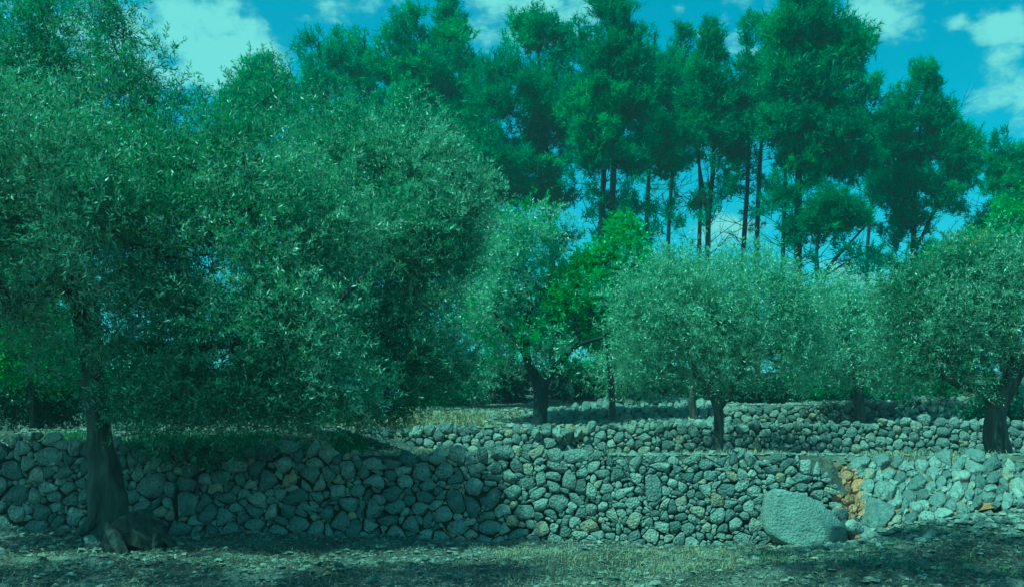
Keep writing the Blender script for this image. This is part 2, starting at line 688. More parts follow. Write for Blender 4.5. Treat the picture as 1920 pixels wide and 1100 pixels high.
BOULDER = [(1437, 918), (1468, 908), (1512, 926), (1550, 956), (1582, 992), (1587, 1015), (1575, 1030), (1540, 1038), (1500, 1034), (1470, 1020), (1440, 1000), (1430, 960)]

# --- near wall
TOP1 = [(-160, 826), (0, 822), (60, 812), (110, 826), (200, 838), (260, 846), (330, 842), (420, 846), (520, 838), (600, 848), (680, 856), (780, 852), (860, 850), (980, 852), (1080, 850), (1100, 846), (1190, 858), (1250, 856), (1330, 862), (1420, 862), (1480, 856), (1530, 864), (1556, 880), (1572, 930)]
BOT1 = [(-160, 992), (0, 994), (300, 1003), (600, 1010), (900, 1017), (1100, 1024), (1250, 1024), (1430, 1018), (1500, 990), (1550, 985), (1572, 985)]
SEEDS1 = [(12, 875, 36, 22), (28, 922, 28, 23), (115, 885, 23, 13), (146, 910, 16, 13), (90, 913, 20, 13), (130, 944, 22, 20), (30, 964, 22, 14), (73, 955, 17, 20), (108, 978, 14, 12),
          (125, 854, 20, 14), (277, 913, 31, 24), (255, 885, 17, 11), (236, 866, 12, 12), (306, 880, 18, 13), (285, 857, 11, 9), (265, 948, 18, 8), (295, 964, 14, 16), (38, 838, 22, 11), (66, 830, 9, 13), (108, 832, 13, 11),
          (346, 910, 22, 18), (380, 940, 19, 18), (418, 932, 19, 17), (418, 970, 29, 19), (442, 899, 14, 16), (478, 879, 21, 18), (485, 932, 23, 13), (472, 955, 17, 16), (480, 982, 22, 14), (556, 858, 22, 16),
          (536, 896, 18, 18), (574, 896, 16, 15), (594, 926, 15, 17), (572, 953, 13, 16), (544, 957, 17, 17), (607, 964, 24, 17), (553, 988, 24, 14), (609, 890, 18, 14),
          (679, 866, 13, 10), (699, 900, 17, 22), (729, 885, 15, 13), (758, 904, 17, 18), (668, 920, 15, 14), (700, 950, 16, 15), (724, 977, 21, 24), (664, 988, 22, 15), (674, 962, 13, 9), (793, 934, 20, 15),
          (848, 944, 24, 20), (780, 957, 18, 12), (796, 972, 12, 12), (835, 916, 9, 15), (871, 882, 16, 12), (835, 882, 16, 17), (890, 914, 24, 16), (918, 899, 13, 12), (924, 932, 18, 14), (887, 969, 14, 17),
          (914, 988, 19, 19), (882, 1003, 15, 13), (945, 957, 18, 13), (924, 878, 16, 12), (1065, 900, 21, 19), (1050, 942, 25, 20), (1017, 900, 15, 15), (985, 962, 23, 17), (1012, 994, 26, 17), (970, 1000, 17, 14),
          (1093, 887, 15, 12), (1010, 928, 12, 11), (984, 902, 17, 13), (1230, 912, 24, 17), (1249, 878, 19, 20), (1172, 924, 14, 13), (1185, 950, 12, 15), (1193, 1003, 18, 13), (1090, 1008, 15, 12), (1155, 894, 22, 9),
          (1326, 878, 18, 10), (1392, 886, 17, 9), (1453, 877, 16, 13), (1418, 871, 15, 9), (1426, 911, 11, 12), (1514, 890, 21, 12), (1505, 916, 17, 13), (1537, 932, 14, 12), (1540, 878, 10, 10), (1558, 925, 12, 9), (1351, 900, 9, 8),
          (1350, 966, 17, 15), (1406, 955, 15, 16)]


def build_near_wall():
    org = P(720, 1010, YW)
    w = thing('dry_stone_wall', 'long near terrace wall of rounded grey limestone rocks behind the lowest strip of ground', 'stone wall', org, 'dry stone terrace walls')
    xs = np.arange(-150, 1573, 12)
    top = interp_prof(TOP1, xs) + 11 * (vnoise(np.stack([xs, xs * 0, xs * 0], -1), .045, 5) - .5)
    bot = interp_prof(BOT1, xs) + 3
    region = list(zip(xs, top)) + list(zip(xs[::-1], bot[::-1]))

    def size(px):
        return float(np.interp(px, [0, 900, 1080, 1150, 1560], [1.05, .95, .78, .62, .66]))
    bc = np.mean(BOULDER, 0)
    cells = pack(region, [(a, b, c * .9, d * .9) for a, b, c, d in SEEDS1], 17, 4.6, 26000, [tuple(bc + (np.array(q) - bc) * .72) for q in BOULDER], size)

    def to_world(p):
        b = interp_prof(BOT1, p[:, 0])
        lean = (b - p[:, 1]) * YW / F * .13
        q = np.stack([(p[:, 0] - 960) * YW / F, YW + lean, EYE + (HY - p[:, 1]) * YW / F], -1)
        return q
    nrm = np.array((0, -.985, .17))
    n = lay_stones(cells, w, to_world, nrm, YW / F, 12, 300, org)
    pts = []
    for x, t, b in zip(xs, top, bot):
        a = to_world(np.array([[x, b + 8]]))[0] + (0, .10, 0)
        c = to_world(np.array([[x, t + 12]]))[0] + (0, .10, 0)
        pts.append((a, c))
    strip_fill('earth_fill', pts, .35, EARTH, w, org)
    return n


# --- slumped end of the near wall
TOP1B = [(1575, 872), (1620, 868), (1700, 864), (1760, 860), (1800, 852), (1860, 848), (1880, 866), (1920, 872), (2060, 876)]
BOT1B = [(1575, 960), (1600, 1000), (1640, 988), (1690, 975), (1760, 966), (1800, 952), (1850, 945), (1900, 938), (2060, 934)]
SEEDS1B = [(1648, 962, 29, 28), (1605, 983, 15, 14), (1659, 918, 22, 17), (1738, 965, 22, 12), (1757, 931, 20, 16), (1695, 948, 13, 14), (1718, 906, 26, 7), (1691, 897, 10, 8), (1858, 870, 22, 16), (1800, 864, 14, 10), (1910, 910, 20, 18), (1683, 970, 12, 8),
           (1886, 936, 16, 8), (1630, 890, 16, 9), (1775, 890, 14, 10), (1820, 925, 14, 10)]


def build_slump():
    Y0 = 13.35
    org = P(1740, 965, Y0)
    w = thing('collapsed_wall', 'slumped heap of broken pale stones and red earth where the near wall ends beside the smooth boulder', 'stone wall', org, 'dry stone terrace walls')
    xs = np.arange(1575, 2060, 12)
    top, bot = interp_prof(TOP1B, xs), interp_prof(BOT1B, xs)
    region = list(zip(xs, top)) + list(zip(xs[::-1], bot[::-1]))
    cells = pack(region, SEEDS1B, 13, 4.2, 11000)
    patch = [(1562, 874), (1600, 878), (1622, 925), (1618, 958), (1592, 968), (1568, 945)]
    cells = [c for c in cells if not inside(patch, c[0])]

    def to_world(p):
        t, b = interp_prof(TOP1B, p[:, 0]), interp_prof(BOT1B, p[:, 0])
        k = np.clip((b - p[:, 1]) / (b - t), -.1, 1.1)
        Y = Y0 + k * 1.25
        return np.stack([(p[:, 0] - 960) * Y / F, Y, EYE + (HY - p[:, 1]) * Y / F], -1)
    nrm = unit(np.array((0, -.72, .69)))
    # the rusty scree where the wall has slipped
    lay_stones(pack(patch, [(1590, 890, 14, 11)], 8.5, 2.6, 3500), w, to_world, nrm, Y0 / F, 9, 90, org, .45, .9, (4.0, 18.0), STONE_TAN)
    n = lay_stones(cells, w, to_world, nrm, Y0 / F, 12, 210, org, .45, .985, (8.0, 28.0))
    g = Geo()
    ks = np.linspace(-.05, 1.02, 12)
    v = []
    for x, t, b in zip(xs, top, bot):
        for k in ks:
            q = to_world(np.array([[x, b - k * (b - t)]]))[0] - nrm * .05
            v.append(q)
    v = np.array(v)
    v = v + nrm * (.05 * (fbm(v, 4, 77) - .5))[:, None]
    i = np.arange(len(v)).reshape(len(xs), len(ks))
    g.add(v - org, np.stack([i[:-1, :-1], i[1:, :-1], i[1:, 1:], i[:-1, 1:]], -1).reshape(-1, 4))
    v2 = v - nrm * .6
    g.add(v2 - org, np.stack([i[:-1, :-1], i[:-1, 1:], i[1:, 1:], i[1:, :-1]], -1).reshape(-1, 4))
    g.build('earth_fill', [RED_EARTH], w)
    return n


# --- second and third walls, and the heap between them
def build_wall(name, label, top_p, bot_p, Y0, x0, x1, rmax, rmin, seeds=(), group='dry stone terrace walls', tries=9000):
    org = P((x0 + x1) / 2, interp_prof(bot_p, (x0 + x1) / 2), Y0)
    w = thing(name, label, 'stone wall', org, group)
    xs = np.arange(x0, x1 + 1, 8)
    top = interp_prof(top_p, xs) + 4 * (vnoise(np.stack([xs, xs * 0, xs * 0], -1), .07, int(Y0)) - .5)
    bot = interp_prof(bot_p, xs)
    region = list(zip(xs, top)) + list(zip(xs[::-1], bot[::-1]))
    cells = pack(region, seeds, rmax, rmin, tries)

    def to_world(p):
        lean = (interp_prof(bot_p, p[:, 0]) - p[:, 1]) * Y0 / F * .16
        return np.stack([(p[:, 0] - 960) * Y0 / F, Y0 + lean, EYE + (HY - p[:, 1]) * Y0 / F], -1)
    n = lay_stones(cells, w, to_world, np.array((0, -.98, .2)), Y0 / F, 9, 300, org, .36, .985, (4.0, 18.0))
    pts = [(to_world(np.array([[x, b + 4]]))[0] + (0, .09, 0), to_world(np.array([[x, t + 4]]))[0] + (0, .09, 0)) for x, t, b in zip(xs, top, bot)]
    strip_fill('earth_fill', pts, .3, EARTH, w, org)
    return n


def build_heap():
    top_p = [(985, 800), (1005, 790), (1030, 774), (1110, 757), (1155, 741), (1230, 744), (1300, 752), (1345, 762)]
    bot_p = [(985, 808), (1100, 806), (1160, 800), (1345, 800)]
    org = P(1165, 805, 23.6)
    w = thing('stone_heap', 'low heap of tumbled field stones spilling between two terrace walls under the small olive trunks', 'stone heap', org)
    xs = np.arange(985, 1346, 8)
    top, bot = interp_prof(top_p, xs), interp_prof(bot_p, xs)
    region = list(zip(xs, top)) + list(zip(xs[::-1], bot[::-1]))
    cells = pack(region, (), 8, 3.4, 10000, None, lambda px: 1.0, .75)

    def to_world(p):
        Y = 23.5 + np.clip((806 - p[:, 1]) / 62, -.1, 1.1) * 5.0
        return np.stack([(p[:, 0] - 960) * Y / F, Y, EYE + (HY - p[:, 1]) * Y / F], -1)
    nrm = unit(np.array((0, -.5, .86)))
    n = lay_stones(cells, w, to_world, nrm, 25.5 / F, 9, 300, org, .65, .985, (3.0, 14.0))
    g = Geo()
    v = []
    for x, t, b in zip(xs, top, bot):
        for k in np.linspace(0, 1, 8):
            v.append(to_world(np.array([[x, b - k * (b - t)]]))[0] - nrm * .03)
    i = np.arange(len(v)).reshape(len(xs), 8)
    v = np.array(v)
    g.add(v - org, np.stack([i[:-1, :-1], i[1:, :-1], i[1:, 1:], i[:-1, 1:]], -1).reshape(-1, 4))
    g.add(v - nrm * .5 - org, np.stack([i[:-1, :-1], i[:-1, 1:], i[1:, 1:], i[1:, :-1]], -1).reshape(-1, 4))
    g.build('earth_fill', [EARTH], w)
    return n


counts = [build_near_wall(), build_slump()]
TOP2 = [(500, 806), (640, 808), (820, 806), (1000, 806), (1120, 800), (1200, 796), (1290, 797), (1440, 797), (1640, 794), (1665, 786), (1720, 790), (1740, 783), (1850, 787), (1970, 788)]
BOT2 = [(500, 852), (1000, 854), (1340, 858), (1600, 864), (1970, 866)]
counts.append(build_wall('dry_stone_wall', 'middle terrace wall of small rough stones behind the thin forked olive trunk', TOP2, BOT2, Y2, 520, 1970, 9.5, 3.6, tries=16000))
TOP3 = [(1330, 764), (1440, 762), (1560, 756), (1620, 755), (1740, 746), (1970, 742)]
BOT3 = [(1330, 800), (1970, 796)]
counts.append(build_wall('dry_stone_wall', 'highest and farthest terrace wall, low and crumbling beneath the pale olive crowns', TOP3, BOT3, Y3, 1335, 1970, 7.5, 3.4))
counts.append(build_heap())
print('STONES', counts)


# ------------------------------------------------------------------ hazy air round the whole place
def build_haze():
    x0, x1, y0, y1, z0, z1 = -620, 620, -220, 930, -3.5, 36
    v = [(x, y, z) for z in (z0, z1) for y in (y0, y1) for x in (x0, x1)]
    f = [(0, 2, 3, 1), (4, 5, 7, 6), (0, 1, 5, 4), (2, 6, 7, 3), (0, 4, 6, 2), (1, 3, 7, 5)]
    m = bpy.data.materials.new('haze')
    m.use_nodes = True
    N = m.node_tree.nodes
    N.remove(N['Principled BSDF'])
    p = N.new('ShaderNodeVolumePrincipled')
    p.inputs['Color'].default_value = (.88, .92, .95, 1)
    p.inputs['Density'].default_value = .0015
    p.inputs['Anisotropy'].default_value = .2
    m.node_tree.links.new(p.outputs[0], N['Material Output'].inputs['Volume'])
    g = Geo()
    g.add(v, f, 0, False)
    o = g.build('haze', [m])
    o['kind'] = 'stuff'
    tag(o, 'thin pale haze lying over the terraces', 'haze')


build_haze()


# ------------------------------------------------------------------ boulders and loose rocks
def rock(name, label, outline, Y0, depth, seed, cat='rock', mat=None, n=28, sink=.0, group=None, flat=.75, lump=.38, cuts=4, dents=(), m=15, parent=None, planes=()):
    """A single rock from its outline and thickness, rounded all round."""
    o = np.array(outline, float)
    c = o.mean(0)
    ang = np.arctan2(o[:, 1] - c[1], o[:, 0] - c[0])
    order = np.argsort(ang)
    a2 = np.linspace(-math.pi, math.pi, n, endpoint=False)
    rr = np.hypot(*(o - c).T)[order]
    aa = ang[order]
    rad = np.interp(a2, np.concatenate([aa - 2 * math.pi, aa, aa + 2 * math.pi]), np.tile(rr, 3))
    rad = (np.roll(rad, 1) + 2 * rad + np.roll(rad, -1)) / 4
    S = Y0 / F
    org = P(c[0], o[:, 1].max(), Y0)
    v = []
    for k in range(m):
        t = math.pi * (k + .5) / m
        s, d = math.sin(t) ** flat, -math.cos(t)
        for i in range(n):
            x = c[0] + math.cos(a2[i]) * rad[i] * s
            y = c[1] + math.sin(a2[i]) * rad[i] * s
            q = P(x, y, Y0)
            q[1] = Y0 + d * depth / 2
            v.append(q)
    v = np.array(v)
    ctr = P(c[0], c[1], Y0)
    v = v + unit(v - ctr) * ((fbm(v, 2.2 / max(.3, rad.mean() * S * 2), seed, 4) - .5) * rad.mean() * S * lump)[:, None]
    r2 = np.random.default_rng(seed)
    for _ in range(cuts):
        dn = unit(r2.normal(size=3) * (1, .6, 1) + (0, -.7, .15))
        h = (v - ctr) @ dn
        lim = h.max() * r2.uniform(.60, .82)
        v = v - dn * (np.maximum(h - lim, 0) * .9)[:, None]
    for px_, py_, pz_, part in planes:
        dn = unit(np.array((px_, py_, pz_), float))
        h = (v - ctr) @ dn
        v = v - dn * (np.maximum(h - h.max() * part, 0) * .95)[:, None]
    for (ex, ey, er, eh, push) in dents:
        w = P(ex, ey, Y0)
        dd = ((v[:, 0] - w[0]) / (er * S)) ** 2 + ((v[:, 2] - w[2]) / (eh * S)) ** 2
        v[:, 1] += np.where(v[:, 1] < Y0 + .05, push * np.clip((1.2 - dd) * 3.5, 0, 1), 0)
    i = np.arange(m * n).reshape(m, n)
    j = np.roll(i, -1, 1)
    f = np.stack([i[:-1], i[1:], j[1:], j[:-1]], -1).reshape(-1, 4)
    g = Geo()
    g.add(v - org, f)
    cap = np.stack([np.zeros(n, int) + i[0, 0], j[0], i[0]], -1)[1:-1]
    cap2 = np.stack([np.zeros(n, int) + i[-1, 0], i[-1], j[-1]], -1)[1:-1]
    g.f.append((cap[:, ::-1], 0, True))
    g.f.append((cap2[:, ::-1], 0, True))
    ob = g.build(name, [mat or STONE])
    ob.location = [float(x) for x in org]
    ob.location.z -= sink
    if parent is None:
        tag(ob, label, cat, group)
    else:
        ob.parent = parent
        ob.location = ob.location - parent.location
    # face outwards
    me = ob.data
    me.flip_normals() if sum(p.normal.dot(p.center - Vector((0, 0, .2))) for p in me.polygons) < 0 else None
    return ob


STONE_SMOOTH = stone_mat('smooth_limestone', False, (1.0, 1.03, 1.03), 3.2)
rock('boulder', 'large smooth rounded grey boulder leaning against the foot of the near wall', BOULDER, 12.85, .75, 3, 'boulder', STONE_SMOOTH, 48, .02, lump=.10, flat=.38, cuts=0, m=27,
     planes=((-.25, -.95, .22, .62), (.42, -.62, .66, .82), (-.95, -.2, .2, .84), (.6, -.75, -.2, .8), (.3, 0, .95, .86)))
rock('rock', 'small pale stone lying at the foot of the old olive trunk', [(152, 1008), (168, 1002), (190, 1008), (200, 1026), (186, 1032), (160, 1024)], 11.6, .25, 8, group='loose rocks on the ground')
rock('rock', 'tan rounded rock sitting beside the smooth boulder at the foot of the collapsed wall', [(1586, 976), (1604, 970), (1618, 982), (1620, 996), (1604, 1002), (1588, 992)], 12.75, .22, 13, group='loose rocks on the ground')
rock('rock', 'tall whitish rock standing up from dark ground below the collapsed wall', [(1772, 1030), (1786, 1012), (1806, 1014), (1822, 1030), (1818, 1060), (1812, 1085), (1776, 1092), (1768, 1062)], 11.2, .36, 23, group='loose rocks on the ground')
rock('rock', 'dark angular rock half buried in the bank below the collapsed wall', [(1868, 1000), (1896, 988), (1922, 1006), (1925, 1034), (1895, 1040), (1872, 1030)], 11.6, .3, 31, group='loose rocks on the ground')
rock('rock', 'flat grey stone at the very edge of the picture before the near wall', [(-30, 1035), (-6, 1026), (12, 1038), (12, 1056), (-20, 1062)], 10.9, .3, 37, group='loose rocks on the ground')
rock('rock', 'low mossy rock on the dark ground in front of the smooth boulder', [(1520, 1072), (1545, 1062), (1580, 1066), (1590, 1082), (1560, 1092), (1524, 1088)], 9.8, .3, 41, group='loose rocks on the ground')
rock('rock', 'small bluish stone on shaded ground between boulder and whitish rock', [(1664, 1042), (1676, 1036), (1690, 1042), (1690, 1056), (1674, 1060), (1664, 1054)], 10.8, .16, 43, group='loose rocks on the ground')


# ------------------------------------------------------------------ trees
def tube(g, pts, rad, sides, mat, rough=0.0, seed=0, cap=True):
    pts, rad = np.asarray(pts, float), np.asarray(rad, float)
    n = len(pts)
    tan = np.gradient(pts, axis=0)
    tan = unit(tan)
    ref = np.array((0.0, 1.0, 0.0)) if abs(tan[:, 1]).mean() < .8 else np.array((1.0, 0, 0))
    a = unit(np.cross(tan, ref))
    b = np.cross(tan, a)
    t = np.linspace(0, 2 * math.pi, sides, endpoint=False)
    ring = a[:, None] * np.cos(t)[None, :, None] + b[:, None] * np.sin(t)[None, :, None]
    r = np.repeat(rad[:, None], sides, 1)
    if rough:
        cyl = np.stack([np.cos(t)[None].repeat(n, 0), np.sin(t)[None].repeat(n, 0), (np.arange(n) / 5.0)[:, None].repeat(sides, 1) * .6], -1)
        r = r * (1 + rough * 2 * (fbm(cyl + seed * 7.3, 1.9, seed, 3) - .5))
    v = pts[:, None] + ring * r[..., None]
    i = np.arange(n * sides).reshape(n, sides)
    j = np.roll(i, -1, 1)
    g.add(v.reshape(-1, 3), np.stack([i[:-1], j[:-1], j[1:], i[1:]], -1).reshape(-1, 4), mat)
    if cap:
        base = g.n
        g.add(pts[-1:] + tan[-1:] * rad[-1] * .5, np.zeros((0, 3), int))
        off = base - n * sides
        g.f.append((np.stack([i[-1] + off, j[-1] + off, np.full(sides, base)], -1), mat, True))


def smooth_path(pts, rad, step):
    pts, rad = np.asarray(pts, float), np.asarray(rad, float)
    out, ro = [], []
    n = len(pts)
    for i in range(n - 1):
        p0, p1, p2, p3 = pts[max(i - 1, 0)], pts[i], pts[i + 1], pts[min(i + 2, n - 1)]
        k = max(2, int(np.linalg.norm(p2 - p1) / step))
        for t in np.arange(k) / k:
            out.append(.5 * ((2 * p1) + (p2 - p0) * t + (2 * p0 - 5 * p1 + 4 * p2 - p3) * t * t + (3 * p1 - p0 - 3 * p2 + p3) * t ** 3))
            ro.append(rad[i] + (rad[i + 1] - rad[i]) * t)
    out.append(pts[-1])
    ro.append(rad[-1])
    return np.array(out), np.array(ro)


def sample_crown(blobs, n, Y, shell=2.4, holes=.40, freq=1.0, seed=0):
    """Centres of foliage clumps in the lobes of a crown, with gaps where noise is low; each with its direction out of the lobe."""
    B = np.array([(b + (0,) * (6 - len(b)))[:6] for b in blobs], float)     # px, py, rx, ry, dy, depth radius
    S = (Y + B[:, 4]) / F
    ctr = np.stack([(B[:, 0] - 960) * S, Y + B[:, 4], EYE + (HY - B[:, 1]) * S], -1)
    rx, rz = B[:, 2] * S, B[:, 3] * S
    rd = np.where(B[:, 5] > 0, B[:, 5], np.minimum(.5 * (rx + rz), 1.5 * np.minimum(rx, rz)))
    w = rx * rz * np.maximum(rd, .3) ** .5
    pos, nor = [], []
    while sum(map(len, pos)) < n:
        k = RNG.choice(len(B), size=n, p=w / w.sum())
        u = rand_unit(n) * (RNG.random(n) ** (1 / shell) * (1 + .42 * RNG.random(n) ** 4))[:, None]
        p = ctr[k] + u * np.stack([rx[k], rd[k], rz[k]], -1)
        keep = fbm(p, freq, seed, 2) > holes - .12 * RNG.random(n)
        pos.append(p[keep])
        nor.append(unit(u + .001)[keep])
    return np.concatenate(pos)[:n], np.concatenate(nor)[:n]


def grow(paths, targets, up_cost, rng_bend=.1, step=.3):
    """Branches that reach from the limbs to every target, each leaving the nearest wood already grown."""
    nodes = [p for pts, r in paths for p in pts]
    maxr = [x for pts, r in paths for x in r]
    parent = [-1] * len(nodes)
    N = np.array(nodes)
    cap = np.zeros((len(N) + len(targets) * 40, 3))
    cap[:len(N)] = N
    n = len(N)
    order = np.argsort([np.min(np.linalg.norm(N - t, axis=1)) for t in targets])
    runs = []
    cnt_parent = {}
    for k in order:
        t = targets[k]
        d = np.linalg.norm(cap[:n] - t, axis=1) + up_cost * np.maximum(0, cap[:n, 2] - t[2] + .1)
        i = int(np.argmin(d))
        p0 = cap[i]
        L = np.linalg.norm(t - p0)
        m = max(2, min(30, int(L / step)))
        s = np.linspace(0, 1, m + 1)[1:]
        bend = RNG.normal(size=3) * rng_bend * L
        bend[2] -= .08 * L
        q = p0 + (t - p0) * s[:, None] + bend * (s * (1 - s) * 1.6)[:, None]
        q = q + RNG.normal(size=q.shape) * .02 * L * np.minimum(1, s * 2)[:, None]
        ids = []
        last = i
        for x in q:
            cap[n] = x
            parent.append(last)
            maxr.append(None)
            last = n
            ids.append(n)
            n += 1
        runs.append([i] + ids)
    load = np.zeros(n)
    for r in runs:
        load[r[-1]] += 1
    for i in range(n - 1, -1, -1):
        if parent[i] >= 0:
            load[parent[i]] += load[i]
    return cap[:n], load, runs, maxr


def sprays(g, base, axis, length, n_leaf, ll, lw, spread, droop, mat, stem_mat=None, up=.4):
    """Leafy shoots: pairs of pointed leaves along each shoot."""
    N = len(base)
    if N == 0:
        return
    e1 = unit(np.cross(axis, RNG.normal(size=(N, 3))))
    e2 = np.cross(axis, e1)
    t = (np.arange(n_leaf) + .6) / n_leaf
    t = np.clip(t[None] + RNG.normal(size=(N, n_leaf)) * .02, .05, 1)
    az = (np.arange(n_leaf) % 2) * math.pi + (np.arange(n_leaf) // 2) * 1.57
    az = az[None] + RNG.random((N, 1)) * 6.28 + RNG.normal(size=(N, n_leaf)) * .5
    side = e1[:, None] * np.cos(az)[..., None] + e2[:, None] * np.sin(az)[..., None]
    sag = np.zeros((N, n_leaf, 3))
    sag[..., 2] = -(t ** 2) * droop * length[:, None]
    p = base[:, None] + axis[:, None] * (t * length[:, None])[..., None] + sag
    d = unit(axis[:, None] * (1 - spread) + side * spread + RNG.normal(size=(N, n_leaf, 3)) * .16)
    nrm = RNG.normal(size=(N, n_leaf, 3)) * .8
    nrm[..., 2] += up * 2
    wv = unit(np.cross(d, nrm))
    size = (1 - .35 * t) * (.75 + .5 * RNG.random((N, n_leaf)))
    l = (ll * size)[..., None]
    w = (lw * size)[..., None] * .5
    v = np.stack([p, p + d * l * .42 + wv * w, p + d * l, p + d * l * .42 - wv * w], 2).reshape(-1, 3)
    k = N * n_leaf
    f = np.arange(k * 4).reshape(k, 4)
    # the upper side of a leaf faces up
    q = v.reshape(k, 4, 3)
    nz = np.cross(q[:, 1] - q[:, 0], q[:, 3] - q[:, 0])[:, 2]
    fl = (nz < 0) ^ (RNG.random(k) < .12)
    f[fl] = f[fl][:, ::-1]
    g.add(v, f, mat, False)
    if stem_mat is not None:
        s3 = np.array((0, .5, 1.0))
        c = base[:, None] + axis[:, None] * (s3 * length[:, None])[..., None]
        c[..., 2] -= s3 ** 2 * droop * length[:, None]
        w = e1[:, None] * np.array((.0035, .0028, .0012))[None, :, None]
        v = np.stack([c - w, c + w], 2).reshape(N, 6, 3).reshape(-1, 3)
        b = (np.arange(N) * 6)[:, None]
        f = np.concatenate([b + np.array([[0, 1, 3, 2]]), b + np.array([[2, 3, 5, 4]])])
        g.add(v, f, stem_mat, False)


def needles(g, base, axis, n, ll, lw, mat):
    """Pine tufts: thin blades bursting from the end of a shoot."""
    N = len(base)
    d = unit(axis[:, None] * .75 + rand_unit(N * n).reshape(N, n, 3) * .95)
    p = base[:, None] + axis[:, None] * ((RNG.random((N, n)) - .6) * ll * 1.1)[..., None]
    L = (ll * (.65 + .6 * RNG.random((N, n))))[..., None]
    w = unit(np.cross(d, RNG.normal(size=(N, n, 3)))) * lw * .5
    v = np.stack([p - w, p + w, p + d * L], 2).reshape(-1, 3)
    k = N * n
    g.add(v, np.arange(k * 3).reshape(k, 3), mat, False)


def tree(name, label, cat, Y, trunk_paths, blobs, kind, n_clump, per_clump, leaf, group=None, holes=.40, freq=1.0, seed=1, n_branch=90, rough=.16, bark=None,
         up=.35, clump_r=.35, bare=0, shoot=(.28, .5), leaf_mat2=None, up_cost=.5, mix2=.3, sides=14, low=None, n_low=0):
    """TRUNK_PATHS: [[(px, py, radius px, dy), ...], ...], the first the trunk from its foot up. LEAF: (material, leaves per shoot, length, width)."""
    bark = bark or OBARK
    S = Y / F
    paths = []
    for tp in trunk_paths:
        pts = [P(a[0], a[1], Y + (a[3] if len(a) > 3 else 0)) for a in tp]
        paths.append(smooth_path(pts, [a[2] * S for a in tp], .09 if Y < 30 else .3))
    foot = paths[0][0][0].copy()
    foot[2] = float(height(foot[0], foot[1]))
    # the trunk goes into the ground
    pts, rad = paths[0]
    if pts[0][2] > foot[2] - .1:
        m = max(1, int((pts[0][2] - foot[2] + .15) / .25))
        ext = np.array([pts[0] + (np.array((foot[0], foot[1], foot[2] - .12)) - pts[0]) * k / m for k in range(m, 0, -1)])
        paths[0] = (np.concatenate([ext, pts]), np.concatenate([np.full(m, rad[0] * 1.12), rad]))
    root = thing(name, label, cat, foot, group)
    g = Geo()
    for k, (pts, rad) in enumerate(paths):
        tube(g, pts, rad, sides if k == 0 else max(8, sides - 4), 0, rough, seed * 13 + k)
    g.build('trunk', [bark], root, foot)
    c, nrm = sample_crown(blobs, n_clump, Y, holes=holes, freq=freq, seed=seed)
    if low:
        c2, n2 = sample_crown(low, n_low, Y, shell=1.6, holes=.45, freq=.9, seed=seed + 5)
        c, nrm = np.concatenate([c, c2]), np.concatenate([nrm, n2])
    g = Geo()
    pick = RNG.permutation(len(c))[:n_branch]
    targets = c[pick] - nrm[pick] * .12
    limb_paths = [(p[len(p) // 3:], r[len(r) // 3:]) for p, r in paths[:1]] + paths[1:]
    nodes, load, runs, maxr = grow(limb_paths, targets, up_cost, .10, .28 if Y < 30 else .6)
    tip = .006 if kind != 'pine' else .010
    for r in runs:
        rad = tip * np.maximum(load[r], 1) ** .5
        if maxr[r[0]] is not None:
            rad[0] = min(rad[1] * 1.2, maxr[r[0]])
        tube(g, nodes[r], rad, 5 if rad[0] > .02 else 4, 1, cap=False)
    if bare:
        # dead lower shoots along the trunk
        tp, tr = paths[0]
        for k in range(bare):
            i = RNG.integers(int(len(tp) * .18), max(int(len(tp) * .8), int(len(tp) * .18) + 2))
            a = RNG.random() * 6.28
            L = .7 + 1.9 * RNG.random()
            dirv = np.array((math.cos(a), math.sin(a), .25 + .7 * RNG.random()))
            s = np.linspace(0, 1, 5)
            q = tp[i] + dirv * (s * L)[:, None] + RNG.normal(size=(5, 3)) * .05 * L * s[:, None]
            tube(g, q, .024 * (1 - .8 * s), 3, 1, cap=False)
            for _ in range(4):
                b0 = q[RNG.integers(1, 4)]
                d2 = unit(dirv + RNG.normal(size=3) * .7)
                tube(g, np.array([b0, b0 + d2 * L * .25, b0 + d2 * L * .45 + (0, 0, .08)]), np.array([.012, .008, .004]), 3, 1, cap=False)
    K = per_clump
    b = np.repeat(c, K, 0)
    nn = np.repeat(nrm, K, 0)
    b = b + rand_unit(len(b)) * (RNG.random(len(b)) ** .5 * clump_r)[:, None] * np.array((1, 1, .8))
    ax = unit(nn * .55 + np.array((0, 0, up)) + RNG.normal(size=b.shape) * .45)
    lm, nl, ll, lw = leaf
    if kind == 'pine':
        ax = unit(nn * .4 + np.array((0, 0, .55)) + RNG.normal(size=b.shape) * .3)
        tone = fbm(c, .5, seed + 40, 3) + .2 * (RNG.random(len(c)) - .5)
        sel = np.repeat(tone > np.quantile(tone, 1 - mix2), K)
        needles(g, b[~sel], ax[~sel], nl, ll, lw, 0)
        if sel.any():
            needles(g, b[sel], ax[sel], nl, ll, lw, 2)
    else:
        L = RNG.uniform(*shoot, size=len(b))
        tone = fbm(c, .9, seed + 40, 3) + .16 * (RNG.random(len(c)) - .5)
        sel = np.repeat(tone > np.quantile(tone, 1 - mix2), K) if leaf_mat2 is not None else np.zeros(len(b), bool)
        for q, mi in ((~sel, 0), (sel, 2)):
            sprays(g, b[q], ax[q], L[q], nl, ll, lw, .55, .30, mi, 1 if Y < 18 else None)
    cr = g.build('crown', [lm, bark, leaf_mat2 or lm], root, foot)
    cr['kind'] = 'stuff'
    return root


OG = 'olive trees on the terraces'
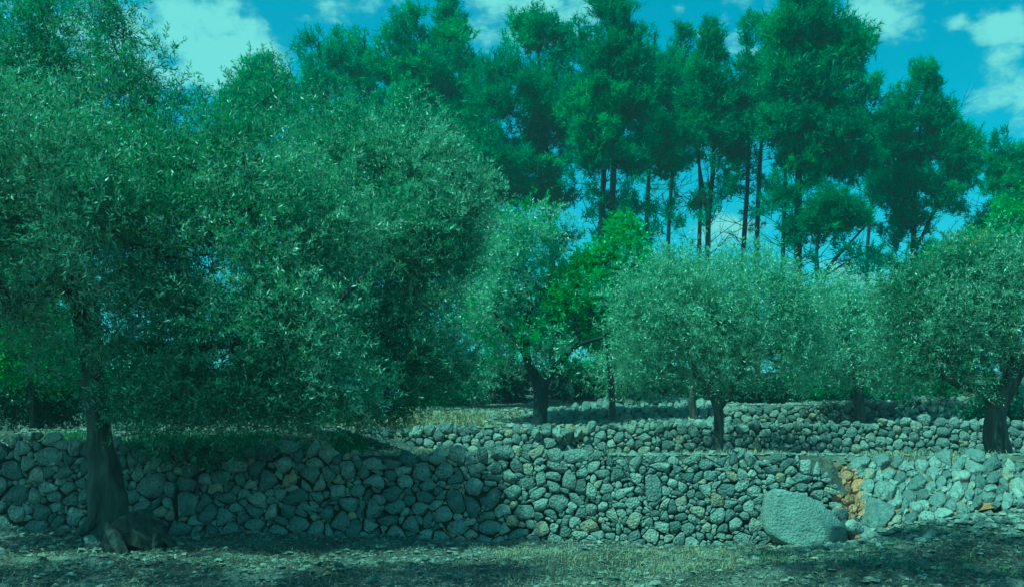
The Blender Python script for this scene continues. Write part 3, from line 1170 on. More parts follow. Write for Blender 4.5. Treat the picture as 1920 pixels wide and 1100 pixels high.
# the old olive by the near wall, with the big arching limb
tree('olive_tree', 'huge old olive with twisted trunk in front of the near wall, its crown the largest', 'olive tree', 12.3,
     [[(206, 990, 40, 0), (204, 955, 34, 0), (198, 900, 29, 0), (188, 830, 24, 0), (178, 750, 20, 0), (168, 670, 19, .05), (163, 600, 24, .1), (154, 520, 21, .15), (146, 440, 15, .2), (120, 340, 10, .3), (90, 200, 6, .3)],
      [(160, 560, 18, .1), (120, 540, 18, .1), (70, 545, 17, .1), (20, 570, 15, .1), (-50, 605, 12, 0)],
      [(150, 500, 14, .1), (110, 520, 11, -.25), (70, 532, 8, -.4), (52, 548, 5, -.4)],
      [(170, 668, 13, 0), (240, 650, 11, -.3), (330, 655, 9, -.6), (440, 640, 8, -.8), (540, 612, 7, -.9), (620, 575, 6, -.9), (680, 520, 4, -.8)],
      [(152, 500, 12, .2), (200, 420, 9, .3), (290, 330, 7, .5), (360, 250, 5, .6)],
      [(158, 560, 12, .1), (250, 500, 9, -.2), (370, 450, 7, -.5), (480, 380, 5, -.7)],
      [(196, 962, 16, -.1), (170, 985, 12, -.25), (150, 1000, 7, -.3)]],
     [(70, 120, 90, 130, .6), (20, 240, 90, 110, .4), (112, 60, 40, 110, .5), (215, 95, 38, 85, .3), (205, 190, 60, 80, .2), (70, 330, 130, 130, .2), (230, 330, 120, 110, 0), (370, 315, 110, 85, 0), (275, 225, 42, 55, .3),
      (480, 310, 100, 80, 0), (330, 430, 150, 120, -.3), (500, 430, 140, 120, -.4), (300, 590, 120, 90, -.6), (470, 590, 130, 90, -.8), (600, 620, 90, 80, -.7), (40, 555, 60, 36, -.7), (100, 500, 60, 40, -.7), (20, 610, 50, 30, -.5), (230, 660, 70, 60, -.5),
      (400, 690, 140, 70, -.7), (560, 715, 120, 60, -.6), (620, 440, 85, 95, -.3), (300, 792, 90, 26, -.1), (480, 800, 100, 24, -.1), (420, 772, 120, 22, -.2), (620, 776, 80, 20, -.3), (360, 735, 100, 34, -.5), (520, 745, 80, 30, -.3), (170, 420, 110, 70, .9), (30, 440, 70, 60, .6), (482, 200, 30, 44, .3), (225, 55, 20, 66, .3), (186, 30, 12, 50, .3), (300, 150, 14, 46, .2), (350, 195, 12, 34, .5), (440, 185, 16, 44, .3), (492, 150, 16, 46, .3), (532, 180, 14, 40, .3), (30, 570, 70, 50, 1.3), (100, 620, 60, 45, 1.2), (40, 500, 70, 50, 1.2), (140, 690, 60, 40, .9), (-240, 430, 120, 90, -.1), (-190, 560, 90, 70, .1), (-330, 380, 90, 80, -.2), (-200, 330, 150, 150, -1.3), (-230, 500, 130, 120, -1.5), (-120, 420, 90, 110, -1.2), (-130, 250, 150, 170, -.3), (-130, 450, 130, 120, -.5), (60, 300, 120, 130, -1.5), (210, 420, 110, 110, -1.5), (150, 600, 90, 70, .8), (90, 430, 70, 70, .9), (290, 740, 90, 50, -.5), (400, 540, 130, 90, -.6), (640, 740, 90, 45, -.5), (368, 215, 16, 26, .6), (325, 205, 24, 36, .3)],
     'olive', 4500, 5, (OLIVE, 17, .083, .0185), OG, .45, 1.2, 3, 220, .36, up=.45, clump_r=.27, leaf_mat2=OLIVE_PALE, mix2=.4, sides=36, shoot=(.25, .5))
tree('olive_tree', 'broad bushy olive on the first terrace whose rounded crown reaches the bright green tree', 'olive tree', 16.0,
     [[(574, 850, 15), (570, 790, 13), (572, 735, 12), (590, 660, 10, -.2), (640, 570, 8, -.4), (690, 500, 6, -.5), (740, 400, 4, -.5)],
      [(572, 735, 9), (540, 650, 7, .3), (520, 560, 5, .5)], [(582, 690, 8), (690, 640, 6, -.5), (790, 590, 4, -.8)]],
     [(650, 330, 105, 85, 0), (770, 355, 105, 105, 0), (590, 275, 56, 55, .4), (825, 440, 70, 120, 0), (720, 480, 130, 120, -.8), (820, 590, 80, 110, -.3), (740, 680, 110, 80, -.5), (640, 690, 110, 80, -.6), (560, 600, 120, 100, 0),
      (845, 335, 30, 55, .3), (800, 280, 34, 40, .4), (700, 255, 46, 36, .4), (645, 240, 34, 30, .4), (590, 225, 16, 40, .3), (640, 215, 18, 34, .3), (700, 225, 18, 34, .3), (765, 230, 20, 40, .3), (815, 255, 18, 40, .3), (870, 330, 16, 40, .3), (700, 795, 60, 24, -.4), (840, 690, 50, 50, -.2), (700, 750, 90, 30, -.4), (880, 370, 30, 60, .1)],
     'olive', 2700, 5, (OLIVE, 16, .09, .022), OG, .41, 1.3, 8, 130, .2, clump_r=.30, leaf_mat2=OLIVE_PALE, mix2=.55, shoot=(.25, .5))
tree('carob_tree', 'dark forked trunk under a loose two toned crown, above the middle wall', 'tree', 24.0,
     [[(1009, 806, 15), (1013, 770, 13), (1013, 730, 13), (1000, 700, 10), (988, 670, 8), (985, 640, 8), (990, 605, 8), (994, 570, 5), (985, 520, 3)],
      [(1014, 735, 10), (1036, 695, 7, -.2), (1072, 655, 5, -.4), (1092, 643, 4, -.4), (1132, 632, 3, -.5)], [(1074, 653, 4, -.4), (1086, 630, 4, -.4), (1078, 600, 3, -.2)],
      [(988, 668, 6), (964, 634, 5, -.2), (944, 616, 4, -.3), (930, 590, 3, -.2)]],
     [(960, 470, 65, 80), (1005, 440, 50, 50), (930, 560, 55, 80), (1000, 570, 60, 60, .3), (1050, 590, 55, 55), (1050, 690, 46, 30, .5), (1044, 678, 36, 24, -.6), (1000, 640, 60, 36, -.2), (930, 680, 40, 36, .3), (1090, 560, 45, 50), (1010, 640, 50, 40, 1.0), (1010, 395, 28, 26)],
     'olive', 620, 5, (OLIVE_PALE, 13, .12, .036), None, .44, 1.1, 12, 80, .2, clump_r=.32, leaf_mat2=BRIGHT, mix2=.4, bark=PBARK)
tree('fig_tree', 'bright yellow-green leafy tree rising between forked dark trunk and pale olives', 'tree', 24.8,
     [[(1150, 790, 6), (1145, 700, 6), (1140, 620, 5), (1150, 520, 3), (1172, 450, 2)]],
     [(1130, 510, 46, 40), (1175, 448, 22, 36), (1085, 535, 34, 34), (1190, 500, 26, 30), (1140, 560, 50, 40), (1105, 600, 40, 40), (1062, 560, 34, 44)],
     'olive', 400, 5, (BRIGHT, 10, .15, .085), None, .40, .9, 14, 40, .1, clump_r=.3)
tree('olive_tree', 'small olive with short bent trunk on the stone heap', 'olive tree', 28.0,
     [[(1170, 765, 9), (1168, 735, 8), (1160, 712, 7), (1145, 690, 5), (1130, 660, 3)], [(1166, 725, 5), (1185, 680, 4), (1195, 630, 3)]],
     [(1175, 640, 70, 70), (1150, 690, 60, 40), (1200, 580, 60, 50), (1140, 620, 45, 50)],
     'olive', 480, 4, (OLIVE_PALE, 12, .12, .032), OG, .40, 1.0, 17, 50, .15, clump_r=.34)
tree('olive_tree', 'slim dark olive trunk bending over behind the forked grey one', 'olive tree', 25.0,
     [[(1304, 796, 8), (1298, 765, 7), (1300, 735, 7), (1312, 708, 6), (1335, 685, 5), (1345, 640, 3)], [(1304, 725, 5), (1280, 690, 4), (1260, 650, 3)]],
     [(1280, 640, 70, 60), (1350, 620, 60, 60), (1300, 570, 60, 50)],
     'olive', 420, 4, (OLIVE_PALE, 12, .11, .03), OG, .40, 1.0, 19, 40, .12, clump_r=.34)
tree('olive_tree', 'silvery round olive with thin forked trunk growing right before the middle wall', 'olive tree', 21.0,
     [[(1347, 856, 11), (1347, 800, 9), (1346, 765, 9), (1332, 735, 7), (1308, 705, 6), (1290, 660, 4), (1280, 600, 3)], [(1346, 768, 7), (1364, 742, 6, -.2), (1390, 690, 5, -.3), (1420, 620, 3, -.2)], [(1330, 732, 5), (1350, 660, 4, .3), (1345, 580, 3, .3)]],
     [(1330, 590, 140, 100), (1250, 550, 80, 75), (1420, 580, 100, 90), (1230, 650, 80, 60), (1440, 660, 90, 55), (1330, 675, 110, 50), (1490, 600, 60, 70), (1185, 600, 50, 70), (1300, 520, 70, 45), (1490, 690, 60, 40), (1400, 715, 70, 25), (1540, 640, 40, 50), (1180, 540, 50, 50), (1395, 490, 46, 34), (1268, 500, 34, 40), (1465, 540, 56, 40), (1212, 705, 44, 40), (1520, 560, 40, 40)],
     'olive', 1700, 4, (OLIVE_PALE, 14, .10, .025), OG, .38, 1.1, 22, 110, .14, clump_r=.36, leaf_mat2=OLIVE, mix2=.1)
tree('olive_tree', 'pale low olive whose drooping crown hangs over the farthest wall', 'olive tree', 27.5,
     [[(1612, 775, 10), (1610, 730, 9), (1620, 690, 7), (1640, 640, 5), (1650, 590, 3)], [(1612, 720, 6), (1580, 680, 5), (1560, 630, 3)]],
     [(1600, 620, 80, 70), (1560, 655, 70, 60), (1670, 610, 70, 70), (1620, 690, 90, 40), (1690, 680, 60, 50), (1540, 600, 44, 55), (1720, 570, 50, 50), (1590, 545, 50, 40), (1510, 660, 50, 60)],
     'olive', 1500, 4, (OLIVE_PALE, 12, .12, .034), OG, .35, 1.0, 25, 70, .12, clump_r=.38)
tree('olive_tree', 'leaning olive with thick deeply fluted trunk above the collapsed wall', 'olive tree', 17.0,
     [[(1876, 878, 30), (1872, 850, 24), (1866, 810, 20), (1868, 770, 18), (1886, 730, 17), (1905, 695, 17), (1940, 650, 12), (1960, 580, 7)], [(1868, 765, 14), (1850, 735, 11, -.2), (1818, 726, 8, -.4), (1782, 711, 6, -.5), (1760, 670, 4, -.5)],
      [(1872, 750, 12, .2), (1850, 690, 9, .3), (1825, 640, 6, .3), (1810, 560, 4, .2)], [(1900, 700, 10), (1890, 640, 7, .3), (1880, 560, 4, .2)]],
     [(1830, 570, 105, 85), (1900, 600, 90, 90), (1745, 600, 80, 80), (1780, 660, 80, 55), (1960, 560, 90, 90), (1700, 570, 50, 50), (1900, 520, 80, 45), (1800, 705, 60, 26, -.4), (1990, 660, 60, 60), (1740, 540, 40, 40), (1690, 640, 40, 60), (1695, 525, 36, 34), (1790, 490, 56, 34), (1870, 478, 66, 34), (1720, 700, 50, 30)],
     'olive', 1500, 4, (OLIVE_PALE, 16, .085, .021), OG, .38, 1.2, 28, 110, .26, clump_r=.34, leaf_mat2=OLIVE, mix2=.25, sides=20)

tree('olive_tree', 'dense olive on the bank behind the heavy bare limb of the old one', 'olive tree', 19.0,
     [[(70, 800, 12), (66, 740, 10), (60, 680, 8), (40, 600, 5), (30, 520, 3)]],
     [(20, 520, 80, 70), (-70, 520, 80, 80), (100, 590, 60, 50), (30, 440, 90, 60), (-40, 630, 70, 40)], 'olive', 620, 4, (OLIVE, 14, .095, .024), OG, .36, 1.1, 37, 50, .14, leaf_mat2=OLIVE_PALE, mix2=.2)

tree('olive_tree', 'slender pale olive in the gap between the broad bushy olive and the dark forked trunk', 'olive tree', 28.5,
     [[(888, 780, 7), (890, 720, 6), (896, 640, 5), (900, 540, 3)]],
     [(895, 540, 50, 70), (880, 640, 60, 60), (920, 460, 44, 60), (905, 400, 30, 36), (870, 700, 60, 40), (940, 600, 40, 50)], 'olive', 620, 4, (OLIVE_PALE, 13, .125, .033), OG, .38, 1.0, 47, 50, .12, clump_r=.36, leaf_mat2=BROAD, mix2=.25)

# trees and thickets at the back of the terraces
tree('poplar_tree', 'small tree with yellowing leaves behind the leaning olive', 'tree', 33.0,
     [[(1820, 640, 6), (1818, 560, 5), (1820, 480, 3)]], [(1822, 468, 34, 26), (1790, 490, 36, 24), (1840, 500, 40, 26)], 'olive', 220, 5, (YELLOW, 10, .15, .08), None, .4, .8, 33, 24, .1, clump_r=.3, leaf_mat2=BRIGHT, mix2=.35)
tree('poplar_tree', 'tall fresh green leafy tree beside the yellowing one', 'tree', 34.0,
     [[(1905, 640, 7), (1900, 540, 6), (1902, 420, 3)]], [(1900, 440, 46, 55), (1880, 500, 50, 40), (1920, 390, 30, 44), (1940, 470, 50, 60)], 'olive', 380, 5, (BRIGHT, 10, .15, .075), None, .4, .8, 35, 30, .1, clump_r=.32, leaf_mat2=BROAD, mix2=.4)

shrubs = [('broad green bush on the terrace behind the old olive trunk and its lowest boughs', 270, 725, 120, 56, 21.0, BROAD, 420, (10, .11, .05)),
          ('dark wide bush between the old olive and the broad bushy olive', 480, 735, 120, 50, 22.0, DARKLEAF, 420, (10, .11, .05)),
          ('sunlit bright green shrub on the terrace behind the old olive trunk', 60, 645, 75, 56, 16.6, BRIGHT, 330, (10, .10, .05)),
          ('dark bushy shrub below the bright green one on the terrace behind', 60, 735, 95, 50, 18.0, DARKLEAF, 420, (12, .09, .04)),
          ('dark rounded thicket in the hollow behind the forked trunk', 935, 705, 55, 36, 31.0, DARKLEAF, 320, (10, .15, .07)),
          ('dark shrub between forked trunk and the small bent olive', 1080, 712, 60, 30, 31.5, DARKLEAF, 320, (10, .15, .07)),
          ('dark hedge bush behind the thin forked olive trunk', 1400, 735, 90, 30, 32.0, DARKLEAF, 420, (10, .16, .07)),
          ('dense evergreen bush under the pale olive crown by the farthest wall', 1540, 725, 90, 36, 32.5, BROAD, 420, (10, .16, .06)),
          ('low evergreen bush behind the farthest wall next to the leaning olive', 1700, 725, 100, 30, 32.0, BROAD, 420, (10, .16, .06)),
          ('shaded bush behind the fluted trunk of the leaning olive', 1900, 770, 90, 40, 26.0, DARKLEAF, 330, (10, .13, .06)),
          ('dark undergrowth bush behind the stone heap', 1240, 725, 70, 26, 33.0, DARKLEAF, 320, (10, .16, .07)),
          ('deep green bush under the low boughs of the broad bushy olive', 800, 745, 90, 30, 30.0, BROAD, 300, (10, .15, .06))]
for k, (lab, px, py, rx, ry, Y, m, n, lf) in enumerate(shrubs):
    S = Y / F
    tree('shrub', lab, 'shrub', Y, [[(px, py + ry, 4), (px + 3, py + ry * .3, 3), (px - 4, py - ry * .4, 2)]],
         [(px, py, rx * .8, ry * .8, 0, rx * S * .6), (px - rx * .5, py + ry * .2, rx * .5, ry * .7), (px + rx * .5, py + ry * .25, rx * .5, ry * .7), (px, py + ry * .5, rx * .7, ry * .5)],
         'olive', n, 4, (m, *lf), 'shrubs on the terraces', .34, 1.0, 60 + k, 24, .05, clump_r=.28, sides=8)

# more of the grove stands just beside and above the camera; its boughs shade the foreground
def grove_tree(label, x0, y0, lobes, seed, n):
    px = lambda x, y: 960 + x * F / y
    py = lambda z, y: HY - (z - EYE) * F / y
    zt = min(l[2] for l in lobes)
    trunk = [(px(x0, y0), py(0, y0), .24 * F / y0), (px(x0 + .05, y0), py(1.4, y0), .17 * F / y0), (px(x0 + .2, y0), py(zt * .75, y0), .13 * F / y0), (px(x0 + .5, y0), py(zt + .3, y0), .07 * F / y0)]
    tree('olive_tree', label, 'olive tree', y0, [trunk], [(px(x, y), py(z, y), rx * F / y, rz * F / y, y - y0, ry) for x, y, z, rx, ry, rz in lobes], 'olive', n, 5, (OLIVE, 14, .08, .02), OG, .47, .95, seed, 60, .2, clump_r=.28)


def lobes_over(spots):
    out = []
    kx, ky = -SUN_DIR.x / SUN_DIR.z, -SUN_DIR.y / SUN_DIR.z
    for tx, ty, r in spots:
        z = (2.6 + .461 * ty) / (1 + .461 * ky)
        out.append((tx - kx * z, ty - ky * z, z, r, r * .95, .42))
    return out


grove_tree('olive overhanging the camera, out of view beyond the huge old one', -6.2, 4.6, lobes_over([(-.6, 9.0, 1.0), (-1.4, 9.9, .9), (.0, 9.7, .7), (-3.2, 9.3, .9), (-4.6, 9.8, .9), (-2.6, 11.3, .9), (-4.2, 11.6, .9), (-4.6, 11.0, .8), (-5.2, 11.8, .8), (-2.2, 8.8, .6)]), 301, 690)
grove_tree('olive out of view whose boughs shade the ground before the collapsed wall', 4.4, 4.0, lobes_over([(3.3, 9.4, .9), (4.4, 9.8, 1.0), (5.4, 10.6, 1.0), (4.2, 11.2, .9), (5.4, 12.0, .9), (3.1, 11.6, .5)]), 303, 620)

# pines on the rise behind
PG = 'tall pines behind the terraces'
HILL = 715


def pine(label, Y, trunks, blobs, n, mix=.25, bare=14, seed=1, tuft=16, nb=60):
    paths = []
    for k, t in enumerate(trunks):
        paths.append([(x, y, r * .8) for x, y, r in t])
    low = []
    for t in trunks:
        base = max(b[1] + b[3] * .6 for b in blobs)
        xb = np.interp(430, [q[1] for q in t][::-1], [q[0] for q in t][::-1])
        for k in range(3):
            low.append((xb + (-34, 30, 4)[k], min(500, base + (30, 60, 105)[k]), 46, 40))
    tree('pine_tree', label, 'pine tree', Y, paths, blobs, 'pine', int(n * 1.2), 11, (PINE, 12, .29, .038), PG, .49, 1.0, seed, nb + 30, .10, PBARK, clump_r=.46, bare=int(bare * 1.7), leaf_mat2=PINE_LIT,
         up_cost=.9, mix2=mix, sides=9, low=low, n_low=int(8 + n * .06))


pine('pine with two narrow rounded tops farthest from the big boulder', 47, [[(615, 700, 6), (610, 400, 5), (604, 220, 4), (598, 80, 2)]],
     [(598, 105, 38, 48), (642, 105, 34, 55), (580, 150, 32, 46), (625, 170, 45, 45), (600, 230, 60, 50)], 170, .2, 4, 101)
pine('slender pine spire between the double topped pine and the denser grove', 49, [[(684, 700, 5), (683, 400, 4), (684, 200, 3), (684, 70, 2)]],
     [(684, 85, 16, 34), (684, 140, 26, 46), (680, 210, 36, 50), (676, 280, 40, 40)], 110, .15, 4, 103)
pine('dense pine with several pointed tops behind the broad bushy olive', 46, [[(765, 700, 7), (762, 400, 6), (760, 200, 4), (755, 40, 2)]],
     [(745, 45, 28, 44), (778, 60, 26, 55), (730, 110, 34, 54), (785, 140, 60, 60), (755, 220, 80, 70), (800, 230, 50, 60)], 300, .3, 4, 105)
pine('dark pine whose spire leaves the top of the picture', 48, [[(842, 700, 7), (842, 400, 6), (840, 200, 4), (836, -10, 2)]],
     [(838, 10, 30, 50), (850, 80, 42, 60), (825, 60, 24, 60), (875, 170, 62, 60), (840, 240, 80, 70), (880, 290, 60, 60)], 310, .2, 4, 107)
pine('shadowy pine with a low rounded top in the middle of the grove', 45, [[(930, 700, 7), (932, 400, 6), (930, 250, 4), (928, 100, 2)]],
     [(930, 130, 44, 46), (965, 185, 60, 54), (925, 230, 70, 60), (945, 310, 84, 54), (930, 365, 70, 30), (890, 330, 40, 40)], 330, .15, 6, 109)
pine('broad headed pine with a flat rounded crown against the cloud', 47, [[(1035, 700, 8), (1035, 450, 7), (1022, 250, 5), (1006, 60, 2)]],
     [(1005, 48, 42, 36), (1030, 90, 36, 46), (990, 120, 46, 50), (1030, 180, 50, 60), (1030, 260, 46, 60), (1010, 345, 66, 34), (1040, 370, 40, 20)], 300, .35, 6, 111)
pine('thick tall pine with heavy dark crown, on twin trunks', 43, [[(1124, 700, 9), (1126, 480, 8), (1132, 330, 6), (1138, 180, 4), (1142, 20, 2)], [(1150, 700, 10), (1147, 480, 9), (1150, 330, 7), (1160, 200, 4), (1175, 90, 2)]],
     [(1143, 20, 44, 46), (1095, 60, 38, 38), (1125, 110, 60, 50), (1170, 110, 54, 60), (1115, 180, 66, 50), (1180, 190, 55, 54), (1135, 245, 80, 54), (1105, 300, 46, 26), (1175, 290, 46, 32), (1085, 190, 26, 40)], 480, .2, 26, 113, nb=90)
pine('slim pine rising close beside the thick twin trunked pine', 47, [[(1208, 700, 7), (1210, 480, 6), (1218, 300, 4), (1228, 60, 2)]],
     [(1232, 50, 20, 46), (1236, 120, 32, 50), (1222, 190, 36, 50), (1236, 250, 40, 46), (1246, 320, 30, 26)], 210, .2, 16, 115)
pine('thin pine with a feathery narrow crown behind its slim neighbour', 51, [[(1254, 700, 6), (1252, 480, 5), (1262, 300, 4), (1276, 90, 2)]],
     [(1278, 95, 22, 46), (1284, 150, 30, 50), (1270, 220, 34, 46), (1268, 290, 30, 30)], 180, .2, 16, 117)
pine('pointed pine standing on a trunk forked like a narrow letter V', 44, [[(1326, 700, 7), (1327, 480, 6), (1329, 400, 6), (1338, 300, 5), (1335, 180, 3), (1331, 60, 2)], [(1328, 410, 5), (1314, 330, 4), (1300, 240, 3)], [(1312, 700, 5), (1311, 480, 5), (1313, 380, 4), (1310, 280, 3)]],
     [(1331, 75, 18, 34), (1330, 125, 28, 44), (1318, 190, 44, 46), (1350, 200, 34, 40), (1310, 250, 54, 34), (1360, 250, 40, 30)], 230, .3, 24, 119)
pine('light green pine with ragged crown and two close slim trunks', 45, [[(1393, 700, 6), (1394, 480, 6), (1402, 330, 5), (1404, 180, 3), (1398, 60, 2)], [(1420, 700, 7), (1419, 480, 6), (1424, 330, 5), (1432, 200, 3), (1436, 80, 2)]],
     [(1396, 75, 18, 40), (1422, 60, 14, 34), (1404, 140, 42, 46), (1385, 190, 40, 40), (1430, 190, 36, 50), (1405, 235, 66, 34), (1380, 265, 40, 26), (1455, 130, 24, 50)], 290, .5, 26, 121)
pine('largest pine of the row, wide and billowing, with a straight dark trunk', 41, [[(1497, 700, 11), (1496, 480, 10), (1497, 330, 8), (1500, 200, 5), (1506, 30, 2)], [(1498, 350, 5), (1540, 325, 4), (1590, 300, 3), (1640, 260, 2)], [(1466, 700, 6), (1468, 480, 5), (1472, 350, 4), (1474, 260, 3)]],
     [(1502, 15, 34, 50), (1538, 20, 20, 36), (1480, 80, 44, 60), (1535, 90, 48, 56), (1580, 90, 40, 54), (1614, 80, 22, 40), (1470, 160, 44, 50), (1530, 170, 60, 54), (1600, 160, 36, 56), (1485, 225, 56, 40), (1560, 245, 76, 44), (1500, 285, 54, 28), (1600, 300, 46, 22), (1560, 325, 50, 20), (1630, 220, 20, 40)], 620, .22, 30, 123, nb=120)
pine('short bushy pine with leaning V shaped stems under the largest pine', 40, [[(1536, 690, 7), (1534, 545, 6), (1531, 470, 4), (1540, 420, 3)], [(1536, 560, 5), (1552, 505, 4), (1590, 460, 3), (1640, 405, 2)], [(1545, 520, 3), (1590, 490, 2), (1630, 470, 2)]],
     [(1562, 388, 42, 30), (1538, 415, 28, 22), (1590, 405, 32, 24)], 130, .1, 10, 125)
pine('thin pine between the largest pine and the rounded cone topped one', 48, [[(1628, 700, 5), (1626, 480, 4), (1640, 350, 3), (1655, 240, 2)]],
     [(1655, 235, 22, 34), (1648, 290, 36, 36), (1640, 350, 32, 26), (1660, 420, 24, 20)], 90, .2, 16, 127)
pine('cone topped pine standing apart under open blue sky', 44, [[(1714, 700, 8), (1712, 500, 7), (1716, 350, 5), (1726, 240, 4), (1738, 140, 2)], [(1714, 480, 4), (1750, 400, 4), (1800, 330, 2)]],
     [(1738, 152, 26, 30), (1712, 190, 38, 36), (1755, 205, 34, 50), (1700, 250, 50, 50), (1765, 270, 54, 50), (1730, 310, 66, 50), (1800, 310, 38, 54), (1690, 350, 36, 44), (1775, 370, 56, 32), (1705, 405, 32, 26)], 440, .2, 24, 129, nb=80)
pine('lower pine at the end of the row nearest the yellowing tree', 46, [[(1880, 700, 7), (1876, 500, 6), (1874, 400, 4), (1870, 290, 2)]],
     [(1870, 285, 20, 26), (1902, 310, 24, 34), (1876, 340, 38, 40), (1925, 370, 44, 50), (1870, 400, 44, 40), (1960, 330, 40, 60)], 240, .3, 14, 131)
pine('distant pine tips showing over the crown of the huge old olive', 44, [[(478, 700, 7), (480, 400, 6), (482, 250, 4), (484, 130, 2)]],
     [(484, 140, 26, 34), (444, 170, 30, 40), (500, 190, 46, 50), (450, 230, 50, 50)], 170, .15, 4, 133)


# ------------------------------------------------------------------ old root stump at the olive's foot
def build_stump():
    Y = 11.6
    S = Y / F
    org = P(265, 1052, Y)
    root = thing('old_stump', 'arched old root stump with dark hollows beside the huge olive trunk', 'tree stump', org)
    rock('dead_wood', '', [(206, 1004), (222, 978), (240, 962), (257, 945), (276, 966), (302, 1002), (331, 1046), (328, 1066), (262, 1070), (212, 1064)], Y, .75, 57, mat=DEADWOOD, n=72, m=45, flat=.36, lump=.30, cuts=5,
         dents=((266, 1042, 20, 30, .42), (311, 1046, 11, 26, .4)), parent=root, planes=((.62, -.35, .7, .72), (-.1, -.98, .1, .6)))
    for k, leg in enumerate(([(206, 985, 12, -.1), (218, 1012, 13, -.32), (234, 1042, 10, -.46), (250, 1068, 6, -.52)], [(292, 1000, 6, -.30), (291, 1030, 6, -.36), (286, 1064, 6, -.40)])):
        g = Geo()
        pts, rad = smooth_path([P(a, b_, Y + d) for a, b_, r, d in leg], [r * S for a, b_, r, d in leg], .05)
        tube(g, pts - org, rad, 10, 0, .2, 200 + k)
        g.build('root', [DEADWOOD], root)


build_stump()


# ------------------------------------------------------------------ ground cover
def scatter_xy(n, x0, x1, y0, y1, clump=None, seed=0):
    x = RNG.uniform(x0, x1, n * 3)
    y = RNG.uniform(y0, y1, n * 3)
    if clump is not None:
        k = fbm(np.stack([x, y, x * 0], -1), clump[0], seed, 3) > clump[1] - .15 * RNG.random(n * 3)
        x, y = x[k], y[k]
    return x[:n], y[:n]


def chips(g, x, y, s, lift=.25, mat=0):
    """Loose angular stones: each a squashed lump of eight faces and a few dents."""
    # none cling to the raw earth of the slip
    ok = ~((np.abs(960 + x * F / YW - 1595) < 65) & (y > 13.3) & (y < 14.4))
    x, y, s = x[ok], y[ok], s[ok]
    n = len(x)
    base = np.array([(1, 0, 0), (.3, .95, .1), (-.8, .6, 0), (-.9, -.5, .1), (.2, -1, 0), (.55, .1, .7), (-.55, -.05, .62), (0, 0, -.6)])
    f = np.array([(0, 1, 5), (1, 2, 5), (2, 6, 5), (2, 3, 6), (3, 4, 6), (4, 5, 6), (4, 0, 5), (1, 0, 7), (2, 1, 7), (3, 2, 7), (4, 3, 7), (0, 4, 7)])
    v = base[None] * (1 + RNG.normal(size=(n, 8, 3)) * .22) + RNG.normal(size=(n, 8, 3)) * .12
    a = RNG.random(n) * 6.28
    ca, sa = np.cos(a)[:, None], np.sin(a)[:, None]
    v = np.stack([v[..., 0] * ca - v[..., 1] * sa, v[..., 0] * sa + v[..., 1] * ca, v[..., 2] * RNG.uniform(.5, 1, (n, 1))], -1) * s[:, None, None]
    z = height(x, y) + s * lift
    v = v + np.stack([x, y, z], -1)[:, None]
    ff = (np.arange(n) * 8)[:, None, None] + f[None]
    g.add(v.reshape(-1, 3), ff.reshape(-1, 3), mat, False)


def blades(g, x, y, h, lean, w, mat=0, z=None):
    n = len(x)
    z = height(x, y) if z is None else z
    a = RNG.random(n) * 6.28
    d = np.stack([np.cos(a), np.sin(a), np.zeros(n)], -1)
    p = np.stack([x, y, z - .01], -1)
    side = np.stack([-np.sin(a), np.cos(a), np.zeros(n)], -1) * w / 2
    upv = np.zeros((n, 3))
    upv[:, 2] = h
    mid = p + upv * .55 + d * (lean * h * .25)[:, None]
    tip = p + upv * (1 - .3 * lean)[:, None] + d * (lean * h)[:, None]
    v = np.stack([p - side, p + side, mid + side * .7, tip, mid - side * .7], 1).reshape(-1, 3)
    b = (np.arange(n) * 5)[:, None]
    g.add(v, b + np.array([[0, 1, 2, 4]]), mat, False)
    g.f.append((b + np.array([[4, 2, 3]]) + g.n - len(v), mat, False))


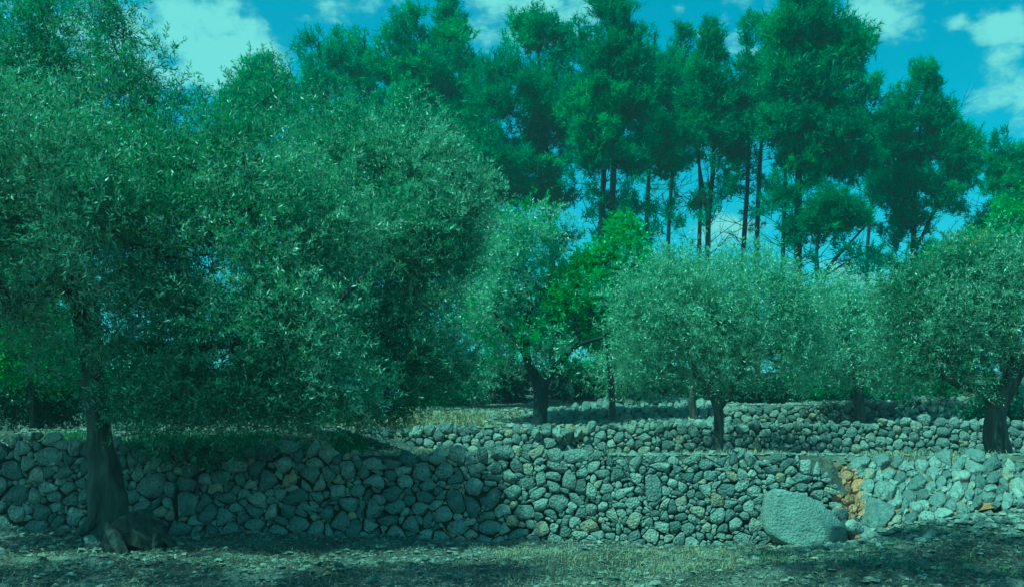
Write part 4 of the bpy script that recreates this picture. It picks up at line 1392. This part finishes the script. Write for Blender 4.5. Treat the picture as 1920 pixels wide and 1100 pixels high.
def build_cover():
    g = Geo()
    x, y = scatter_xy(26000, -7.4, 7.6, 8.2, 13.45, (1.3, .42), 5)
    chips(g, x, y, RNG.uniform(.006, .017, len(x)) * (1 + 1.5 * (RNG.random(len(x)) < .05)))
    x, y = scatter_xy(1500, -7, 7.4, 8.4, 13.4, (.9, .5), 71)
    chips(g, x, y, RNG.uniform(.02, .05, len(x)))
    x, y = scatter_xy(900, 3.4, 7.4, 11.2, 13.4, (1.2, .42), 72)
    chips(g, x, y, RNG.uniform(.03, .085, len(x)))
    x, y = scatter_xy(1500, -7, 7.6, 13.86, 14.15, None, 7)
    chips(g, x, y, RNG.uniform(.02, .07, len(x)))
    x, y = scatter_xy(5500, -8, 9, 13.9, 17, (1.5, .45), 6)
    chips(g, x, y, RNG.uniform(.015, .05, len(x)))
    x, y = scatter_xy(5200, -5, 13, 23.3, 28.5, (1.2, .36), 8)
    chips(g, x, y, RNG.uniform(.03, .10, len(x)))
    x, y = scatter_xy(1500, 4, 16, 29.5, 31, None, 9)
    chips(g, x, y, RNG.uniform(.03, .10, len(x)))
    o = g.build('gravel', [STONE_CHIP])
    o['kind'] = 'stuff'
    tag(o, 'pale gravel and stone chips strewn over the terraces', 'gravel')

    g = Geo()
    n = 42000
    x, y = scatter_xy(n, -7.4, 7.6, 8.2, 13.45, (1.1, .40), 15)
    n = len(x)
    b = np.stack([x, y, height(x, y) + .004 + .012 * RNG.random(n)], -1)
    ax = rand_unit(n)
    ax[:, 2] *= .3
    ax = unit(ax)
    w = unit(np.cross(ax, RNG.normal(size=(n, 3)) * .35 + (0, 0, 1)))
    l = RNG.uniform(.03, .06, (n, 1))
    v = np.stack([b, b + ax * l * .5 + w * l * .14, b + ax * l, b + ax * l * .5 - w * l * .14], 1).reshape(-1, 3)
    g.add(v, np.arange(n * 4).reshape(n, 4), 0, False)
    o = g.build('leaf_litter', [LITTER])
    o['kind'] = 'stuff'
    tag(o, 'dry fallen olive leaves littering the ground before the near wall', 'leaf litter')

    g = Geo()
    x, y = scatter_xy(4500, -.2, 2.6, 9.6, 12.4, (1.6, .54), 25)
    blades(g, x, y, RNG.uniform(.03, .10, len(x)), RNG.uniform(.4, 1.3, len(x)), .008)
    x, y = scatter_xy(6000, -7, 7.4, 8.4, 13.2, (1.2, .55), 26)
    blades(g, x, y, RNG.uniform(.03, .09, len(x)), RNG.uniform(.4, 1.3, len(x)), .008)
    x, y = scatter_xy(5000, -4.5, .3, 23.5, 28.5, (.8, .47), 27)
    blades(g, x, y, RNG.uniform(.04, .13, len(x)), RNG.uniform(.5, 1.2, len(x)), .022)
    x, y = scatter_xy(5000, -4.4, -.6, 23.5, 26.5, (.7, .44), 29)
    blades(g, x, y, RNG.uniform(.08, .22, len(x)), RNG.uniform(.3, 1.0, len(x)), .03)
    x, y = scatter_xy(3000, -7.5, 7.5, 13.95, 15.2, (1.4, .52), 28)
    blades(g, x, y, RNG.uniform(.05, .16, len(x)), RNG.uniform(.3, 1.0, len(x)), .012)
    o = g.build('dry_grass', [STRAW])
    o['kind'] = 'stuff'
    tag(o, 'straw coloured dry grass on the mounds and terrace edges', 'dry grass')

    g = Geo()
    x, y = scatter_xy(5000, -7.2, -2.2, 13.85, 15.4, (1.3, .47), 35)
    blades(g, x, y, RNG.uniform(.06, .24, len(x)), RNG.uniform(.3, 1.1, len(x)), .016)
    x, y = scatter_xy(2200, 2.5, 5.8, 9.2, 13.0, (1.3, .55), 36)
    blades(g, x, y, RNG.uniform(.03, .09, len(x)), RNG.uniform(.3, 1.1, len(x)), .012)
    o = g.build('weeds', [WEED])
    o['kind'] = 'stuff'
    tag(o, 'green weeds along the top of the near wall and on the bank', 'weeds')


build_cover()

# a tangle of creeper hanging down over the wall's top
cx = [(300, 838, 44, 24), (390, 842, 50, 22), (455, 848, 36, 22), (350, 856, 40, 20), (420, 862, 26, 16), (250, 838, 30, 18)]
tree('creeper', 'green creeper tumbling over the top of the near wall next to the old olive trunk', 'creeper', 13.55, [[(370, 852, 2), (365, 840, 2), (360, 832, 1)]],
     [(a, b, c, d, 0, .16) for a, b, c, d in cx], 'olive', 80, 3, (WEED, 8, .055, .022), None, .42, 2.2, 71, 20, .05, clump_r=.10, shoot=(.10, .2), sides=6)
